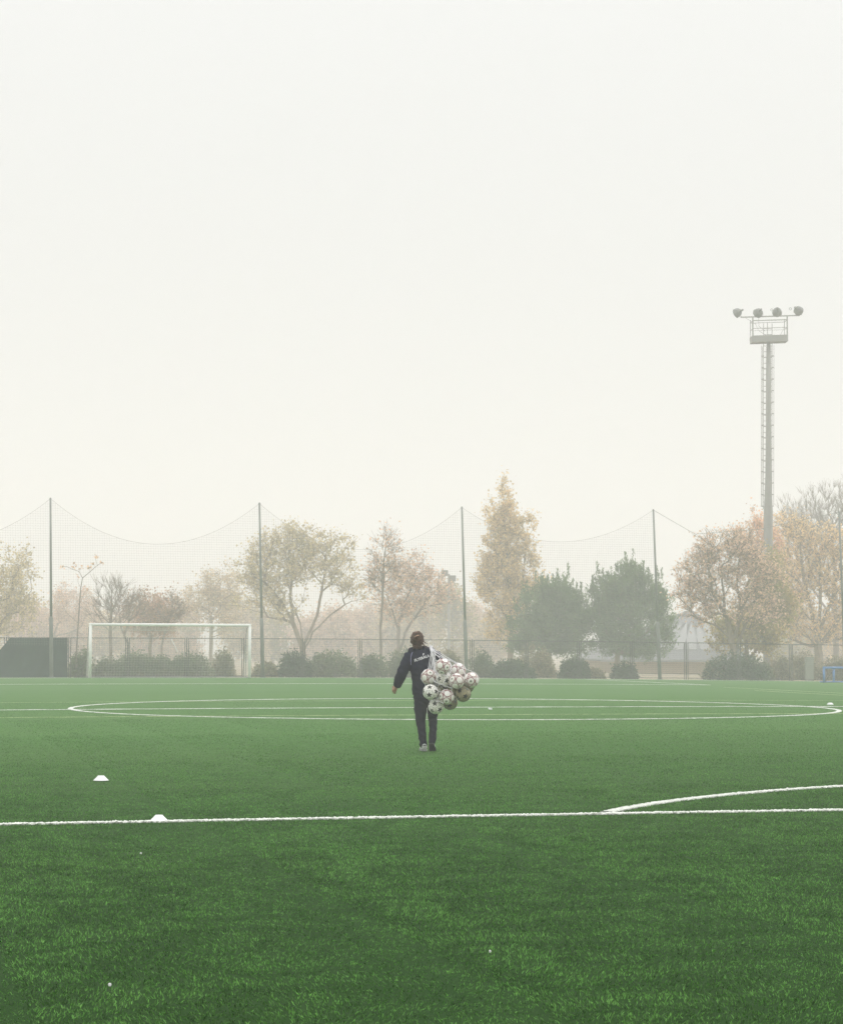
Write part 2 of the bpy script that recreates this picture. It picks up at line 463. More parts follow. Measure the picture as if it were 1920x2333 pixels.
# dense pile in the near quarter, thinned outward so far turf renders lighter
grass_field([grass_tile(i, dens=5200) for i in range(3)], -56, -34.5, 'dense short green artificial grass in the foreground')
grass_field([grass_tile(i, dens=3600) for i in (9, 10)], -34, -28.5, 'short green artificial grass beyond the near white line')
grass_field([grass_tile(i, dens=2300) for i in (11, 12)], -28, -22.5, 'short green artificial grass at the walker feet')
grass_field([grass_tile(i, dens=1400) for i in (3, 4)], -22, -14.5, 'short green artificial grass just past the walker')
grass_field([grass_tile(i, dens=800) for i in (5, 6)], -14, -6.5, 'short green artificial grass before the centre circle')
grass_field([grass_tile(i, dens=300) for i in (7, 8)], -6, 8, 'thin green artificial grass around the centre circle')

# ------------------------------------------------------------------ far end: goal, fence, poles, nets, tower
def fence_pt(px):                                   # foot of the fence line under a survey column
    s0, s1 = -40.0, 45.0
    for _ in range(50):
        sm = (s0 + s1) / 2; p = gp(sm, LG + 2.2)
        d = p - CAM; x = SW / 2 + F * (d @ CR) / (d @ _f)
        if x < px: s0 = sm
        else: s1 = sm
    return p
def bars(mb, a, b, r, n=8, m=0): mb.tube([a, b], r, n, m)

def goal():
    gl = gp(0, LG); half = 3.72
    # where the goal stands along its line
    best = min(np.linspace(-12, 12, 481), key=lambda s: abs((lambda p: SW / 2 + F * ((p - CAM) @ CR) / ((p - CAM) @ _f))(gp(s, LG)) - 388))
    c = gp(best, LG)
    root = thing('football_goal', 'full size white football goal with net at the far end of the pitch', 'goal', c)
    L_, R_ = c - U * half, c + U * half
    up = np.array([0, 0, 1.0]); H = 2.47
    for p in (L_, R_):
        mb = MB(); mb.tube([p, p + up * (H + 0.06)], 0.070, 14); mb.build('post', M['white'], root, True)
    mb = MB(); mb.tube([L_ + up * H - U * .06, R_ + up * H + U * .06], 0.070, 14); mb.build('crossbar', M['white'], root, True)
    dep = 1.9
    for p, sg in ((L_, 1), (R_, -1)):
        mb = MB(); q = p + U * sg * .15
        mb.tube([p + up * (H - .08), p + up * (H - .12) + W * .8, p + W * 1.3 + up * 1.5, p + W * dep + up * .05], 0.018, 8)
        mb.tube([p + W * .05 + up * .03, p + W * dep + up * .03], 0.022, 8)
        mb.build('net_support', M['galv'], root, True)
    mb = MB(); mb.tube([L_ + W * dep + up * .03, R_ + W * dep + up * .03], 0.022, 8); mb.build('ground_bar', M['galv'], root, True)
    # the net: back sheet hanging from the crossbar, sides
    mb = MB(); r = 0.0042; cell = 0.13; wd = 2 * half
    def back(u, v):  # u across 0..1, v from top 0 to bottom 1
        sag = 0.18 * math.sin(PI * u) * math.sin(PI * min(1, v * 1.1)) + 0.03 * math.sin(9 * u + 4 * v)
        if v < .3: y = .9 * v / .3; z = H - .1 - .12 * math.sin(PI * v / .3 * .5) - sag * .4
        else: k = (v - .3) / .7; y = .9 + (dep - .9) * k; z = (H - .22) * (1 - k) + .04 - sag * .5 * (1 - k)
        return L_ + U * (wd * u) + W * (y - sag * .5) + up * z
    nu = int(wd / cell); nv = 27
    for i in range(nu + 1): mb.tube([back(i / nu, j / nv) for j in range(nv + 1)], r, 3, cap=False)
    for j in range(nv + 1): mb.tube([back(i / nu, j / nv) for i in range(0, nu + 1, 2)], r, 3, cap=False)
    for sd_, p in ((0, L_), (1, R_)):
        for j in range(4, nv, 1):
            q = back(sd_, j / nv); e = p + up * (q[2] - p[2]); mb.tube([e, q], r, 3, cap=False)
        for y in np.arange(.13, dep, .13):
            zt = min(H - .15, (dep - y) / (dep - .9) * (H - .2)) if y > .9 else H - .2
            mb.tube([p + W * y, p + W * y + up * zt], r, 3, cap=False)
    mb.build('net', M['goalnet'], root)
    mb = MB(); q = back(.52, .42); mb.tube([q, q + U * .18 - up * .35 - W * .05, q + U * .30 - up * .62 - W * .03], 0.02, 5); mb.build('net_tie', M['white'], root)
goal()

# perimeter fence, panel by panel
fx = [-260, -125, 14, 156, 290, 425, 555, 690, 820, 950, 1075, 1199, 1319, 1440, 1563, 1683, 1802, 1925, 2050]
where = {14: 'at the left edge behind the green windbreak', 156: 'just left of the goal', 290: 'behind the left half of the goal', 425: 'behind the middle of the goal',
         555: 'behind the right post of the goal', 690: 'under the big forked tan tree', 820: 'behind the slender tree left of the walker', 950: 'behind the ball net, right of the walker',
         1075: 'under the yellow poplar', 1199: 'in front of the left pine', 1319: 'between the two pines', 1440: 'between right pine and net pole', 1563: 'in front of the brown tree and its bush',
         1683: 'at the foot of the floodlight tower', 1802: 'beside the blue goal', 1925: 'at the right edge past the blue goal'}
FH = 1.88
for i in range(len(fx) - 1):
    a, b = fence_pt(fx[i]), fence_pt(fx[i + 1])
    if i in (0, len(fx) - 2): continue
    d = b - a; ln = np.linalg.norm(d); d = d / ln; up = np.array([0, 0, 1.0])
    key = [k for k in (fx[i],)]
    root = thing('wire_fence', 'wire mesh fence section ' + where.get(fx[i], 'left of the frame'), 'fence', a, 'panels of the perimeter fence')
    g = .09
    for q in (a + d * g, b - d * g):
        mb = MB(); mb.tube([q, q + up * FH], .022, 6); mb.build('post', M['fencem'], root)
    mb = MB(); mb.tube([a + d * g + up * (FH - .02), b - d * g + up * (FH - .02)], .020, 6); mb.build('top_rail', M['fencem'], root)
    mb = MB(); mb.tube([a + d * g + up * .07, b - d * g + up * .07], .015, 6); mb.build('bottom_rail', M['fencem'], root)
    mb = MB()
    for k in np.arange(g, ln - g, .075): mb.tube([a + d * k + up * .07, a + d * k + up * (FH - .02)], .0024, 3, cap=False)
    for z in np.arange(.1, FH, .1): mb.tube([a + d * g + up * z, b - d * g + up * z], .0024, 3, cap=False)
    mb.build('wire_mesh', M['fencem'], root)
# posts standing between the panels
for x in fx[2:-2]:
    a = fence_pt(x)
    lab = 'middle fence post ' + where.get(x, 'by the fence')
    mb = MB(); mb.tube([a, a + np.array([0, 0, FH])], .026, 8); mb.tube([a + np.array([0, 0, FH]), a + np.array([0, 0, FH + .02])], [.032, .02], 8)
    solo(mb, 'fence_post', M['fencem'], lab, 'post', 'posts between the fence panels', base=a)

# green windbreak sheet tied to the fence
def tarp():
    mb = MB(); nx, nz_ = 44, 22; V = []; f = []
    o = -W * .07
    for j in range(nz_ + 1):
        v = j / nz_
        xl = -60 + (32 + 60) * v ** .8 if v > .0 else -60
        xl = 22 - 75 * (1 - v)
        for i in range(nx + 1):
            u = i / nx; px = xl + (153 - xl) * u
            p = fence_pt(px) + o
            p = p - W * (.03 * noise.noise(Vector((u * 9, v * 5, 3))) + .03 * math.sin(u * 40) * (1 - v) + .02)
            p = p + np.array([0, 0, v * (FH - .01) - .03 * abs(math.sin(u * PI * 5)) * (v > .9)])
            V.append(p)
    for j in range(nz_):
        for i in range(nx):
            k = j * (nx + 1) + i; f.append((k, k + 1, k + nx + 2, k + nx + 1))
    V = np.array(V); n = len(V); V2 = V + W * .012
    mb.add(np.concatenate([V, V2]), f + [tuple(q + n for q in x[::-1]) for x in f])
    solo(mb, 'windbreak_sheet', M['tarp'], 'dark green windbreak sheet hung on the fence at the left edge', 'sheet', smooth=True)
tarp()

# ball-stop poles and nets
PT = [(-380, 1545, -382, 1128, -9), (115, 1545, 115, 1136, -9), (594, 1546, 591, 1147, -9), (1056, 1548, 1052, 1156, -9), (1494, 1549, 1488, 1162, -9), (1916, 1552, 1911, 1167, -9)]
names = ['outside the frame on the left', 'left of the goal, leftmost of the row', 'just right of the goal, through the big tan tree', 'just right of the walker with the ball net', 'in front of the right pine', 'at the right edge of the picture above the blue goal']
tops = []; feet = []
for (bx, by, tx, ty, _), nm in zip(PT, names):
    a = fence_pt(bx) - W * .55
    t = AT(tx, ty, a[1])
    tops.append(t); feet.append(a)
    if 'outside' in nm: continue
    root = thing('net_pole', 'tall thin grey steel pole ' + nm, 'pole', a, 'poles of the ball stop net')
    m1 = a + (t - a) * .33; 
    mb = MB(); mb.tube([a, m1, m1 + (t - a) * .01], [.095, .088, .062], 12); mb.build('lower_tube', M['polem'], root, True)
    mb = MB(); mb.tube([m1 + (t - a) * .008, t], [.062, .045], 12); mb.build('upper_tube', M['polem'], root, True)
    mb = MB(); mb.ball(t, .05, 8); mb.build('cap', M['polem'], root)
    mb = MB(); mb.box(a + np.array([0, 0, .01]), (.3, .3, .03)); mb.build('base_plate', M['polem'], root)
def panel_net(k, sag, lab):
    a, b = tops[k], tops[k + 1]; fa, fb = feet[k], feet[k + 1]
    ln = np.linalg.norm((b - a)[:2])
    def top(u): return a + (b - a) * u - np.array([0, 0, sag * 4 * u * (1 - u)])
    mb = MB(); c = .115; r = .0024; off = W * .02
    nu = int(ln / c)
    def P(u, z):
        base = fa + (fb - fa) * u
        tp = top(u); z0 = base[2] + 1.5
        w = (z - 0); return np.array([base[0] + (tp[0] - base[0]) * w, base[1] + (tp[1] - base[1]) * w + .12 * math.sin(u * PI) * math.sin(w * PI), z0 + (tp[2] - z0) * w]) + off
    for i in range(1, nu):
        u = i / nu
        mb.tube([P(u + .0007 * math.sin(i * 1.7 + 5 * w), w) for w in np.linspace(0, 1, 5)], r, 3, cap=False)
    zmax = max(a[2], b[2])
    for z in np.arange(feet[k][2] + 1.5, zmax, c):
        run = []
        for i in range(0, nu + 1, 2):
            u = i / nu; base = fa + (fb - fa) * u; z0 = base[2] + 1.5; w = (z - z0) / (top(u)[2] - z0)
            if 0 <= w <= 1: run.append(P(u, w))
            else:
                if len(run) > 1: mb.tube(run, r, 3, cap=False)
                run = []
        if len(run) > 1: mb.tube(run, r, 3, cap=False)
    root = thing('ball_stop_net', lab, 'net', (fa + fb) / 2, 'nets hung between the tall poles')
    mb.build('mesh', M['net'], root)
    mb = MB(); mb.tube([top(u) + off for u in np.linspace(0, 1, 40)], .0055, 4, cap=False); mb.build('top_rope', M['net'], root)
panel_net(0, 2.1, 'sagging ball stop net at the left edge, left of the first pole')
panel_net(1, 2.05, 'sagging ball stop net above the goal between the first two poles')
panel_net(2, 2.15, 'sagging ball stop net behind the walker, over the big tan tree')
panel_net(3, 1.65, 'sagging ball stop net over the poplar and the pines')
t4, t5 = tops[4], tops[5]
v1 = AT(1583, 1217, t4[1] + 1.2)
mb = MB(); mb.tube([t4, v1, v1 + (t5 - v1) * .45 - np.array([0, 0, .25]), t5], .011, 5, cap=False)
solo(mb, 'support_cable', M['net'], 'thin slack cable running from the fourth pole into the brown tree', 'cable', base=t4)

# blue small-sided goal
def blue_goal():
    a = G(1877, 1556.0); up = np.array([0, 0, 1.0]); pxm = F / a[1]; H = 34 / pxm; wd = 2.6
    D = U * .97 + W * -.1; D = D / np.linalg.norm(D)
    root = thing('small_goal', 'small blue tube goal standing at the right edge of the far pitch', 'goal', a)
    r = .058
    for p in (a, a + D * wd):
        mb = MB(); mb.tube([p, p + up * H], r, 12); mb.build('post', M['blue'], root, True)
    mb = MB(); mb.tube([a + up * H - D * .05, a + D * wd + up * H], r, 12); mb.build('crossbar', M['blue'], root, True)
    for p in (a + D * .72, a + D * (wd - .4)):
        mb = MB(); mb.tube([p + W * .55, p + W * .55 + up * (H - .06)], .055, 10); mb.build('rear_post', M['blue'], root, True)
    mb = MB(); mb.tube([a + W * .5 + up * .04, a + W * .5 + D * wd + up * .04], .03, 8); mb.build('ground_bar', M['blue'], root, True)
    mb = MB(); mb.tube([a + D * .25 + W * .5 + up * .02, a + D * .55 + W * .1 + up * (H - .05)], .014, 6); mb.build('brace', M['fencem'], root, True)
blue_goal()

# floodlight tower
def tower():
    Y = fence_pt(1745)[1] + 17.0; q = Y / 110.0
    b = AT(1749, 1540, Y); b[2] = float(zg(b[0], b[1])) - .03
    up = np.array([0, 0, 1.0]); X = np.array([1.0, 0, 0]); Fd = np.array([0, 1.0, 0])
    k = Y / F
    def z(py): return AT(1749, py, Y)[2]
    root = thing('floodlight_tower', 'tall grey floodlight tower with caged ladder and lamp platform behind the fence', 'floodlight', b)
    def c(py): return np.array([b[0] + (AT(1750.5, 780, Y)[0] - b[0]) * (1540 - py) / 760, b[1], z(py)])
    zt = c(780)
    mb = MB(); mb.tube([b, c(1450), c(1165), c(1130), c(1080), c(900), zt], [.25 * q, .235 * q, .225 * q, .19 * q, .155 * q, .12 * q, .095 * q], 16); mb.build('shaft', M['tower'], root, True)
    mb = MB(); mb.box(b + up * .15, (.9, .9, .3)); mb.build('footing', M['tower'], root)
    # ladder inside a cage, on the far side of the shaft
    zb, ztop = c(1160)[2], c(735)[2]
    def ax(h): 
        t = (h - b[2]) / (zt[2] - b[2]); return np.array([b[0] + (zt[0] - b[0]) * t, b[1] + .30, h])
    mb = MB()
    for s in (-1, 1): mb.tube([ax(zb) + X * s * .215 * q, ax(ztop) + X * s * .215 * q], .020, 6)
    h = zb + .1
    while h < ztop: mb.tube([ax(h) - X * .215 * q, ax(h) + X * .215 * q], .018, 6); h += .293 * q
    mb.build('ladder', M['tower'], root)
    mb = MB(); h = zb + .2; zc = c(785)[2]
    while h < zc:
        arc = [ax(h) + X * .31 * q * math.cos(t) + Fd * (.62 * math.sin(t)) for t in np.linspace(0, PI, 11)]
        mb.tube(arc, .020, 5); mb.tube([ax(h) - X * .31 * q, ax(h) - X * .19 * q], .024, 5); mb.tube([ax(h) + X * .31 * q, ax(h) + X * .19 * q], .024, 5); h += .586 * q
    for t in np.linspace(0, PI, 5): mb.tube([ax(zb + .2) + X * .31 * q * math.cos(t) + Fd * .62 * math.sin(t), ax(zc) + X * .31 * q * math.cos(t) + Fd * .62 * math.sin(t)], .013, 5)
    mb.build('ladder_cage', M['tower'], root)
    # platform
    pw = 81 * k; zf0, zf1 = c(779)[2], c(766)[2]; zr = c(724)[2]; cc = ax(zf0); cc[1] = b[1] + .1; dp = 1.0
    tl = .035
    ca, sa = math.cos(tl), math.sin(-tl)
    R = np.array([[ca, 0, -sa * -1], [0, 1, 0], [-sa * 1, 0, ca]])
    R = np.array([[math.cos(-tl), 0, math.sin(-tl)], [0, 1, 0], [-math.sin(-tl), 0, math.cos(-tl)]])
    cp = np.array([cc[0] + .03, cc[1], 0])
    def Q(x, y, zz): return cp + np.array([x * math.cos(tl), y, zz + x * math.sin(tl)])
    mb = MB(); zm = (zf0 + zf1) / 2; hh = zf1 - zf0 + .04
    mb.box(Q(0, 0, zf0 + .05), (pw, dp, .06), R=R)
    for y in (-dp / 2, dp / 2): mb.box(Q(0, y, zm), (pw, .03, hh), R=R)
    for x in (-pw / 2, pw / 2): mb.box(Q(x, 0, zm), (.03, dp, hh - .005), R=R)
    mb.build('platform', M['tower'], root)
    mb = MB()
    for x in (-pw / 2 + .03, pw / 2 - .03):
        for y in (-dp / 2 + .02, dp / 2 - .02): mb.tube([Q(x, y, zf1), Q(x, y, zr)], .042 if y < 0 else .022, 6)
        for zz in (zf1 + .45, zr - .19): mb.tube([Q(x, -dp / 2, zz), Q(x, dp / 2, zz)], .018, 5)
    for zz, rr in ((zf1 + .45, .018), (zr - .19, .030)):
        for y in (-dp / 2 + .02, dp / 2 - .02): mb.tube([Q(-pw / 2, y, zz), Q(pw / 2, y, zz)], rr if y < 0 else rr * .6, 6)
    mb.tube([Q(0, dp / 2 - .05, zf1), Q(0, dp / 2 - .05, zr - .19)], .022, 6)
    mb.build('guard_rail', M['tower'], root)
    mb = MB(); bw = 135 * k
    mb.box(Q(0.0, -dp / 2 - .03, zr + .03), (bw, .08, .065), R=R)
    mb.build('lamp_bar', M['tower'], root)
    px = [(1681, 711, -50, -28), (1728, 711, -18, -8), (1770, 709, 6, -6), (1817, 706, 40, 6)]
    for i, (x, y, yaw, pit) in enumerate(px):
        p = AT(x, y, b[1] - dp / 2)
        a_, e_ = math.radians(yaw), math.radians(-24 + abs(yaw) * .1)
        d = np.array([math.sin(a_) * math.cos(e_), math.cos(a_) * math.cos(e_) * 1.0, math.sin(e_)])   # the lamps aim away over their own pitch
        mb = MB()
        mb.tube([p - d * .17, p - d * .16, p - d * .08, p + d * .06, p + d * .16, p + d * .18], [.10, .16, .23, .27, .285, .285], 18)
        lm = mb.build('lamp_head', M['lamphead'], root, True)
        mb = MB(); mb.tube([p + d * .182, p + d * .186], .25, 18); mb.build('lens', M['lampglass'], lm)
        mb = MB(); mb.tube([p - d * .16, p - d * .36], [.07, .06], 10)
        sx_, sy_, _ = frame(d)
        ring = [p - d * .22 - X * .33 + up * -.03 + np.array([.07 * math.cos(t), 0, .07 * math.sin(t)]) for t in np.linspace(0, 2 * PI, 9)]
        mb.build('ballast', M['lamphead'], lm)
        mb = MB(); mb.tube(ring, .014, 5); mb.build('hoop', M['lamphead'], lm)
        mb = MB(); foot = Q((x - 1749) * k, -dp / 2 - .03, zr + .06)
        side = np.cross(d, up); side /= np.linalg.norm(side)
        mb.tube([p + side * .27, p + side * .27 - up * .12, foot + side * .12, foot - side * .12, p - side * .27 - up * .12, p - side * .27], .016, 6); mb.build('bracket', M['tower'], lm)
    mb = MB()
    mb.tube([Q(-bw * .42, -dp / 2, zr), Q(-pw * .4, -.3, zr - .35), Q(-pw * .3, -.2, zr - .75), Q(-.1, -.1, zf1)], .010, 4)
    mb.build('cable', M['lamphead'], root); mb = MB()
    mb.tube([Q(-pw * .32, -dp / 2, zr), Q(-pw * .30, -.3, zr - .5), Q(-pw * .12, -.2, zr - .8)], .010, 4)
    mb.build('cable', M['lamphead'], root); mb = MB()
    mb.tube([Q(pw * .42, -dp / 2, zr - .3), Q(pw * .40, -.3, zr - .7), Q(pw * .3, -.2, zf1)], .010, 4)
    mb.build('cable', M['lamphead'], root)
tower()

# far floodlight mast half hidden in the trees
def far_mast():
    Y = 185.0; b = AT(1022, 1520, Y); b[2] = -.3; up = np.array([0, 0, 1.0])
    root = thing('floodlight_mast', 'distant floodlight mast with two square lamps above the trees behind the walker', 'floodlight', b)
    t = AT(1022, 1308, Y); t[0] = b[0]
    mb = MB(); mb.tube([b, t], [.14, .09], 10); mb.build('mast', M['tower'], root)
    mb = MB(); e0, e1 = AT(1004, 1328, Y), AT(1038, 1329, Y); mb.tube([e0, e1], .05, 6); mb.build('cross_arm', M['tower'], root)
    for x, y in ((1013, 1306), (1031, 1318)):
        c = AT(x, y, Y); mb = MB(); mb.box(c, (.55, .3, .5)); mb.tube([c - up * .18, c - up * .5], .04, 6); mb.build('lamp', M['lamphead'], root)
far_mast()

# low building beyond the fence
def hall():
    Y = 150.0; up = np.array([0, 0, 1.0])
    x0, x1 = AT(1385, 1500, Y)[0], AT(1705, 1500, Y)[0]
    ze = AT(1500, 1503, Y)[2]; zr = AT(1500, 1392, Y + 14)[2]
    g0 = float(zg(x0, Y)) - .03
    root = thing('sports_hall', 'low cream sports hall with long grey pitched roof behind the right pine', 'building', ((x0 + x1) / 2, Y, g0))
    mb = MB(); mb.box(((x0 + x1) / 2, Y + 14.2, (g0 + ze) / 2), (x1 - x0 - .8, 28, ze - g0)); mb.build('wall', M['wall'], root)
    e = .5; xr = AT(1560, 1392, Y + 14)[0]
    V = np.array([[x0 - e, Y - .4, ze], [x1 + e, Y - .4, ze], [x1 - 2, Y + 14, zr], [xr, Y + 14, zr], [x0 - e, Y + 28.8, ze], [x1 + e, Y + 28.8, ze]])
    V = np.concatenate([V, V - up * .12])
    f = [(0, 1, 2, 3), (0, 3, 4), (3, 2, 5, 4), (1, 5, 2), (0, 6, 7, 1), (1, 7, 11, 5), (5, 11, 10, 4), (4, 10, 6, 0), (6, 10, 11, 7)]
    rf = MB().add(V, f).build('roof', M['roof'], root)
    for i in range(6):
        u0 = .25 + i * .11
        a = V[0] + (V[1] - V[0]) * u0; b = V[3] + (V[2] - V[3]) * (u0 + .22)
        s0 = a + (b - a) * .18 + up * .05; s1 = a + (b - a) * .72 + up * .05
        dx = np.array([.35, 0, 0]); mb = MB()
        mb.add([s0 - dx, s0 + dx, s1 + dx, s1 - dx, s0 - dx - up * .04, s0 + dx - up * .04, s1 + dx - up * .04, s1 - dx - up * .04], [(0, 1, 2, 3), (0, 4, 5, 1), (1, 5, 6, 2), (2, 6, 7, 3), (3, 7, 4, 0)])
        mb.build('skylight', M['roofstrip'], rf)
    mb = MB(); mb.box(((x0 + x1) / 2, Y - .48, ze - .08), (x1 - x0 + 1.0, .14, .16)); mb.build('gutter', M['roofstrip'], rf)
hall()
def board():
    Y = fence_pt(1845)[1] + 3.0
    b = AT(1845, 1548, Y); b[2] = float(zg(b[0], b[1])) - .03; h = AT(1845, 1497, Y)[2] - b[2]
    root = thing('service_cabinet', 'pale tall service cabinet behind the fence by the golden tree', 'cabinet', b)
    mb = MB(); mb.box(b + np.array([0, .2, h / 2]), (.42, .35, h)); mb.build('case', M['panel'], root)
    mb = MB(); mb.box(b + np.array([0, .02, h / 2]), (.34, .02, h * .85)); mb.build('door', M['panel'], root)
board()

# ------------------------------------------------------------------ vegetation
def leaf_mat(name, c1, c2, sc=1.1): return mat(name, c1, 0.8, col2=c2, scale=sc, spec=0.15, island=0.35, trans=0.5)
LM = {
 'olive': leaf_mat('olive_tan_leaves', (0.70, 0.59, 0.36), (0.58, 0.51, 0.30)),
 'tan': leaf_mat('tan_leaves', (0.70, 0.56, 0.38), (0.60, 0.50, 0.32)),
 'rust': leaf_mat('rust_leaves', (0.58, 0.36, 0.24), (0.46, 0.32, 0.20)),
 'purple': leaf_mat('brown_purple_leaves', (0.78, 0.58, 0.46), (0.82, 0.61, 0.42)),
 'poplar': leaf_mat('yellow_poplar_leaves', (0.82, 0.64, 0.35), (0.70, 0.56, 0.32)),
 'orange': leaf_mat('orange_leaves', (0.86, 0.54, 0.34), (0.74, 0.50, 0.30)),
 'gold': leaf_mat('golden_leaves', (0.86, 0.64, 0.36), (0.76, 0.59, 0.34)),
 'ygreen': leaf_mat('yellow_green_leaves', (0.40, 0.37, 0.14), (0.48, 0.36, 0.16)),
 'brown': leaf_mat('dull_brown_leaves', (0.48, 0.34, 0.24), (0.36, 0.26, 0.18)),
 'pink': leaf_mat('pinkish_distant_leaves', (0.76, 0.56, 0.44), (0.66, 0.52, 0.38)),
 'pine': leaf_mat('pine_needles', (0.165, 0.255, 0.075), (0.105, 0.165, 0.058)),
 'shrub': leaf_mat('shrub_leaves', (0.17, 0.22, 0.12), (0.22, 0.23, 0.13)),
 'shrubd': leaf_mat('dark_shrub_leaves', (0.075, 0.115, 0.055), (0.10, 0.13, 0.065)),
 'dry': leaf_mat('dry_shrub_leaves', (0.38, 0.32, 0.21), (0.26, 0.26, 0.15)),
}
def leaves(mb, P, size, r, elong=1.6, axis=None):
    n = len(P)
    a = r.normal(0, 1, (n, 3)) if axis is None else axis + r.normal(0, .25, (n, 3))
    a /= np.linalg.norm(a, axis=1)[:, None]
    b = np.cross(a, r.normal(0, 1, (n, 3))); b /= np.linalg.norm(b, axis=1)[:, None]
    s = size * r.uniform(.55, 1.45, n)[:, None]
    A = a * s * elong * .5; B = b * s * .5
    V = np.stack([P - A, P + B, P + A, P - B], 1).reshape(-1, 3)
    f = (np.arange(n)[:, None] * 4 + np.arange(4)).tolist()
    mb.add(V, f)
def limb_mesh(mb, P, par, rad, n=5):
    i = np.array([k for k in range(len(P)) if par[k] >= 0]); j = np.array([par[k] for k in i])
    A, B = P[j], P[i]; ra, rb = np.minimum(rad[j], rad[i] * 1.35), rad[i]
    d = B - A; d /= (np.linalg.norm(d, axis=1)[:, None] + 1e-9)
    ref = np.where(np.abs(d[:, 2:3]) < .9, np.array([[0, 0, 1.0]]), np.array([[1.0, 0, 0]]))
    x = np.cross(ref, d); x /= np.linalg.norm(x, axis=1)[:, None]; y = np.cross(d, x)
    A = A - d * ra[:, None] * .5
    t = np.arange(n) * 2 * PI / n; cs, sn = np.cos(t), np.sin(t)
    r0 = A[:, None] + ra[:, None, None] * (cs[None, :, None] * x[:, None] + sn[None, :, None] * y[:, None])
    r1 = B[:, None] + rb[:, None, None] * (cs[None, :, None] * x[:, None] + sn[None, :, None] * y[:, None])
    V = np.concatenate([r0, r1], 1).reshape(-1, 3); base = np.arange(len(i))[:, None] * 2 * n
    F_ = []
    for q in range(n):
        q2 = (q + 1) % n
        F_.append(np.concatenate([base + q, base + q2, base + n + q2, base + n + q], 1))
    mb.add(V, np.concatenate(F_).tolist())
def grow(trunk, crown, n_att, r, up=.25, tipr=.009, trunkr=.15, flat=.75, minup=-.6):
    """trunk: polylines of world points; crown: (centre, rx, ry, rz); returns nodes, parents, radii, tips"""
    P = []; par = []
    for li, line in enumerate(trunk):
        prev = -1 if li == 0 else int(np.argmin(np.linalg.norm(np.array(P) - line[0], axis=1)))
        line = np.asarray(line, float)
        for k in range(len(line) - (0)):
            if li > 0 and k == 0: continue
            if k > 0:
                q0 = line[k - 1]; m = max(1, int(np.linalg.norm(line[k] - q0) / .45))
                for e in range(1, m + 1):
                    P.append(q0 + (line[k] - q0) * e / m + r.normal(0, .02, 3)); par.append(prev); prev = len(P) - 1
            else: P.append(line[0]); par.append(prev); prev = len(P) - 1
    vol = np.array([c[1] * c[2] * c[3] for c in crown]) ** .8; vol /= vol.sum()
    att = []
    for c, v in zip(crown, vol):
        m = max(3, int(n_att * v))
        d = r.normal(0, 1, (m, 3)); d /= np.linalg.norm(d, axis=1)[:, None]
        q = d * (r.uniform(0, 1, m) ** .42)[:, None] * np.array([c[1], c[2], c[3]])
        att.append(np.array(c[0]) + q)
    att = np.concatenate(att); z0 = P[0][2] + .6
    att = att[att[:, 2] > z0]
    root = np.array(P[min(len(P) - 1, 3)])
    att = att[np.argsort(np.linalg.norm(att - np.array(trunk[0][-1]), axis=1))]
    cap = 12000; PA = np.zeros((cap, 3)); PL = np.zeros(cap); n0 = len(P); PA[:n0] = P
    for k in range(n0): PL[k] = 0 if par[k] < 0 else PL[par[k]] + np.linalg.norm(PA[k] - PA[par[k]])
    zmin_conn = PA[0][2] + .9
    tips = []; N = n0
    for a in att:
        dv = a - PA[:N]; dist = np.linalg.norm(dv, axis=1) + 1e-6
        elev = dv[:, 2] / dist
        cost = dist + .30 * PL[:N] + np.where(elev < up, (up - elev) * dist * 1.1, 0) + np.where(PA[:N, 2] < zmin_conn, 3, 0)
        j = int(np.argmin(cost)); p0 = PA[j]; L_ = dist[j]
        m = max(1, int(L_ / .35)); prev = j
        ctrl = (p0 + a) / 2 + np.array([0, 0, -.10 * L_]) + r.normal(0, .05 * L_, 3)
        for e in range(1, m + 1):
            t = e / m; q = (1 - t) ** 2 * p0 + 2 * t * (1 - t) * ctrl + t * t * a
            if N >= cap: break
            PA[N] = q; par.append(prev); PL[N] = PL[prev] + np.linalg.norm(q - PA[prev]); prev = N; N += 1
        tips.append(prev)
    PA = PA[:N]; par = np.array(par)
    w = np.zeros(N); ch = np.zeros(N, int)
    for k in range(N - 1, 0, -1):
        if par[k] >= 0: ch[par[k]] += 1
    ex = 2.3
    for k in range(N - 1, -1, -1):
        if w[k] == 0: w[k] = 1
        if par[k] >= 0: w[par[k]] += w[k]
    rad = tipr * w ** (1 / ex)
    s = trunkr / rad[0] if rad[0] > 0 else 1
    rad = tipr + (rad - tipr) * max(.2, (trunkr - tipr) / max(1e-6, rad[0] - tipr))
    return PA, par, rad, np.array(tips), w
def PXP(pts, Y): return [AT(x, y, Y) for x, y in pts]
def crown_px(E, Y, depth=.8):
    out = []
    for cx, cy, rx, ry in E:
        c = AT(cx, cy, Y); k = Y / F; out.append((c, rx * k, rx * k * depth, ry * k))
    return out
def gfix(p):
    p = np.array(p, float); p[2] = float(zg(p[0], p[1])) - .05; return p
def behind(px, Y, back=0.0): return fence_pt(px)[1] + (Y - 106.0) + 1.0 + back     # metres behind the fence line
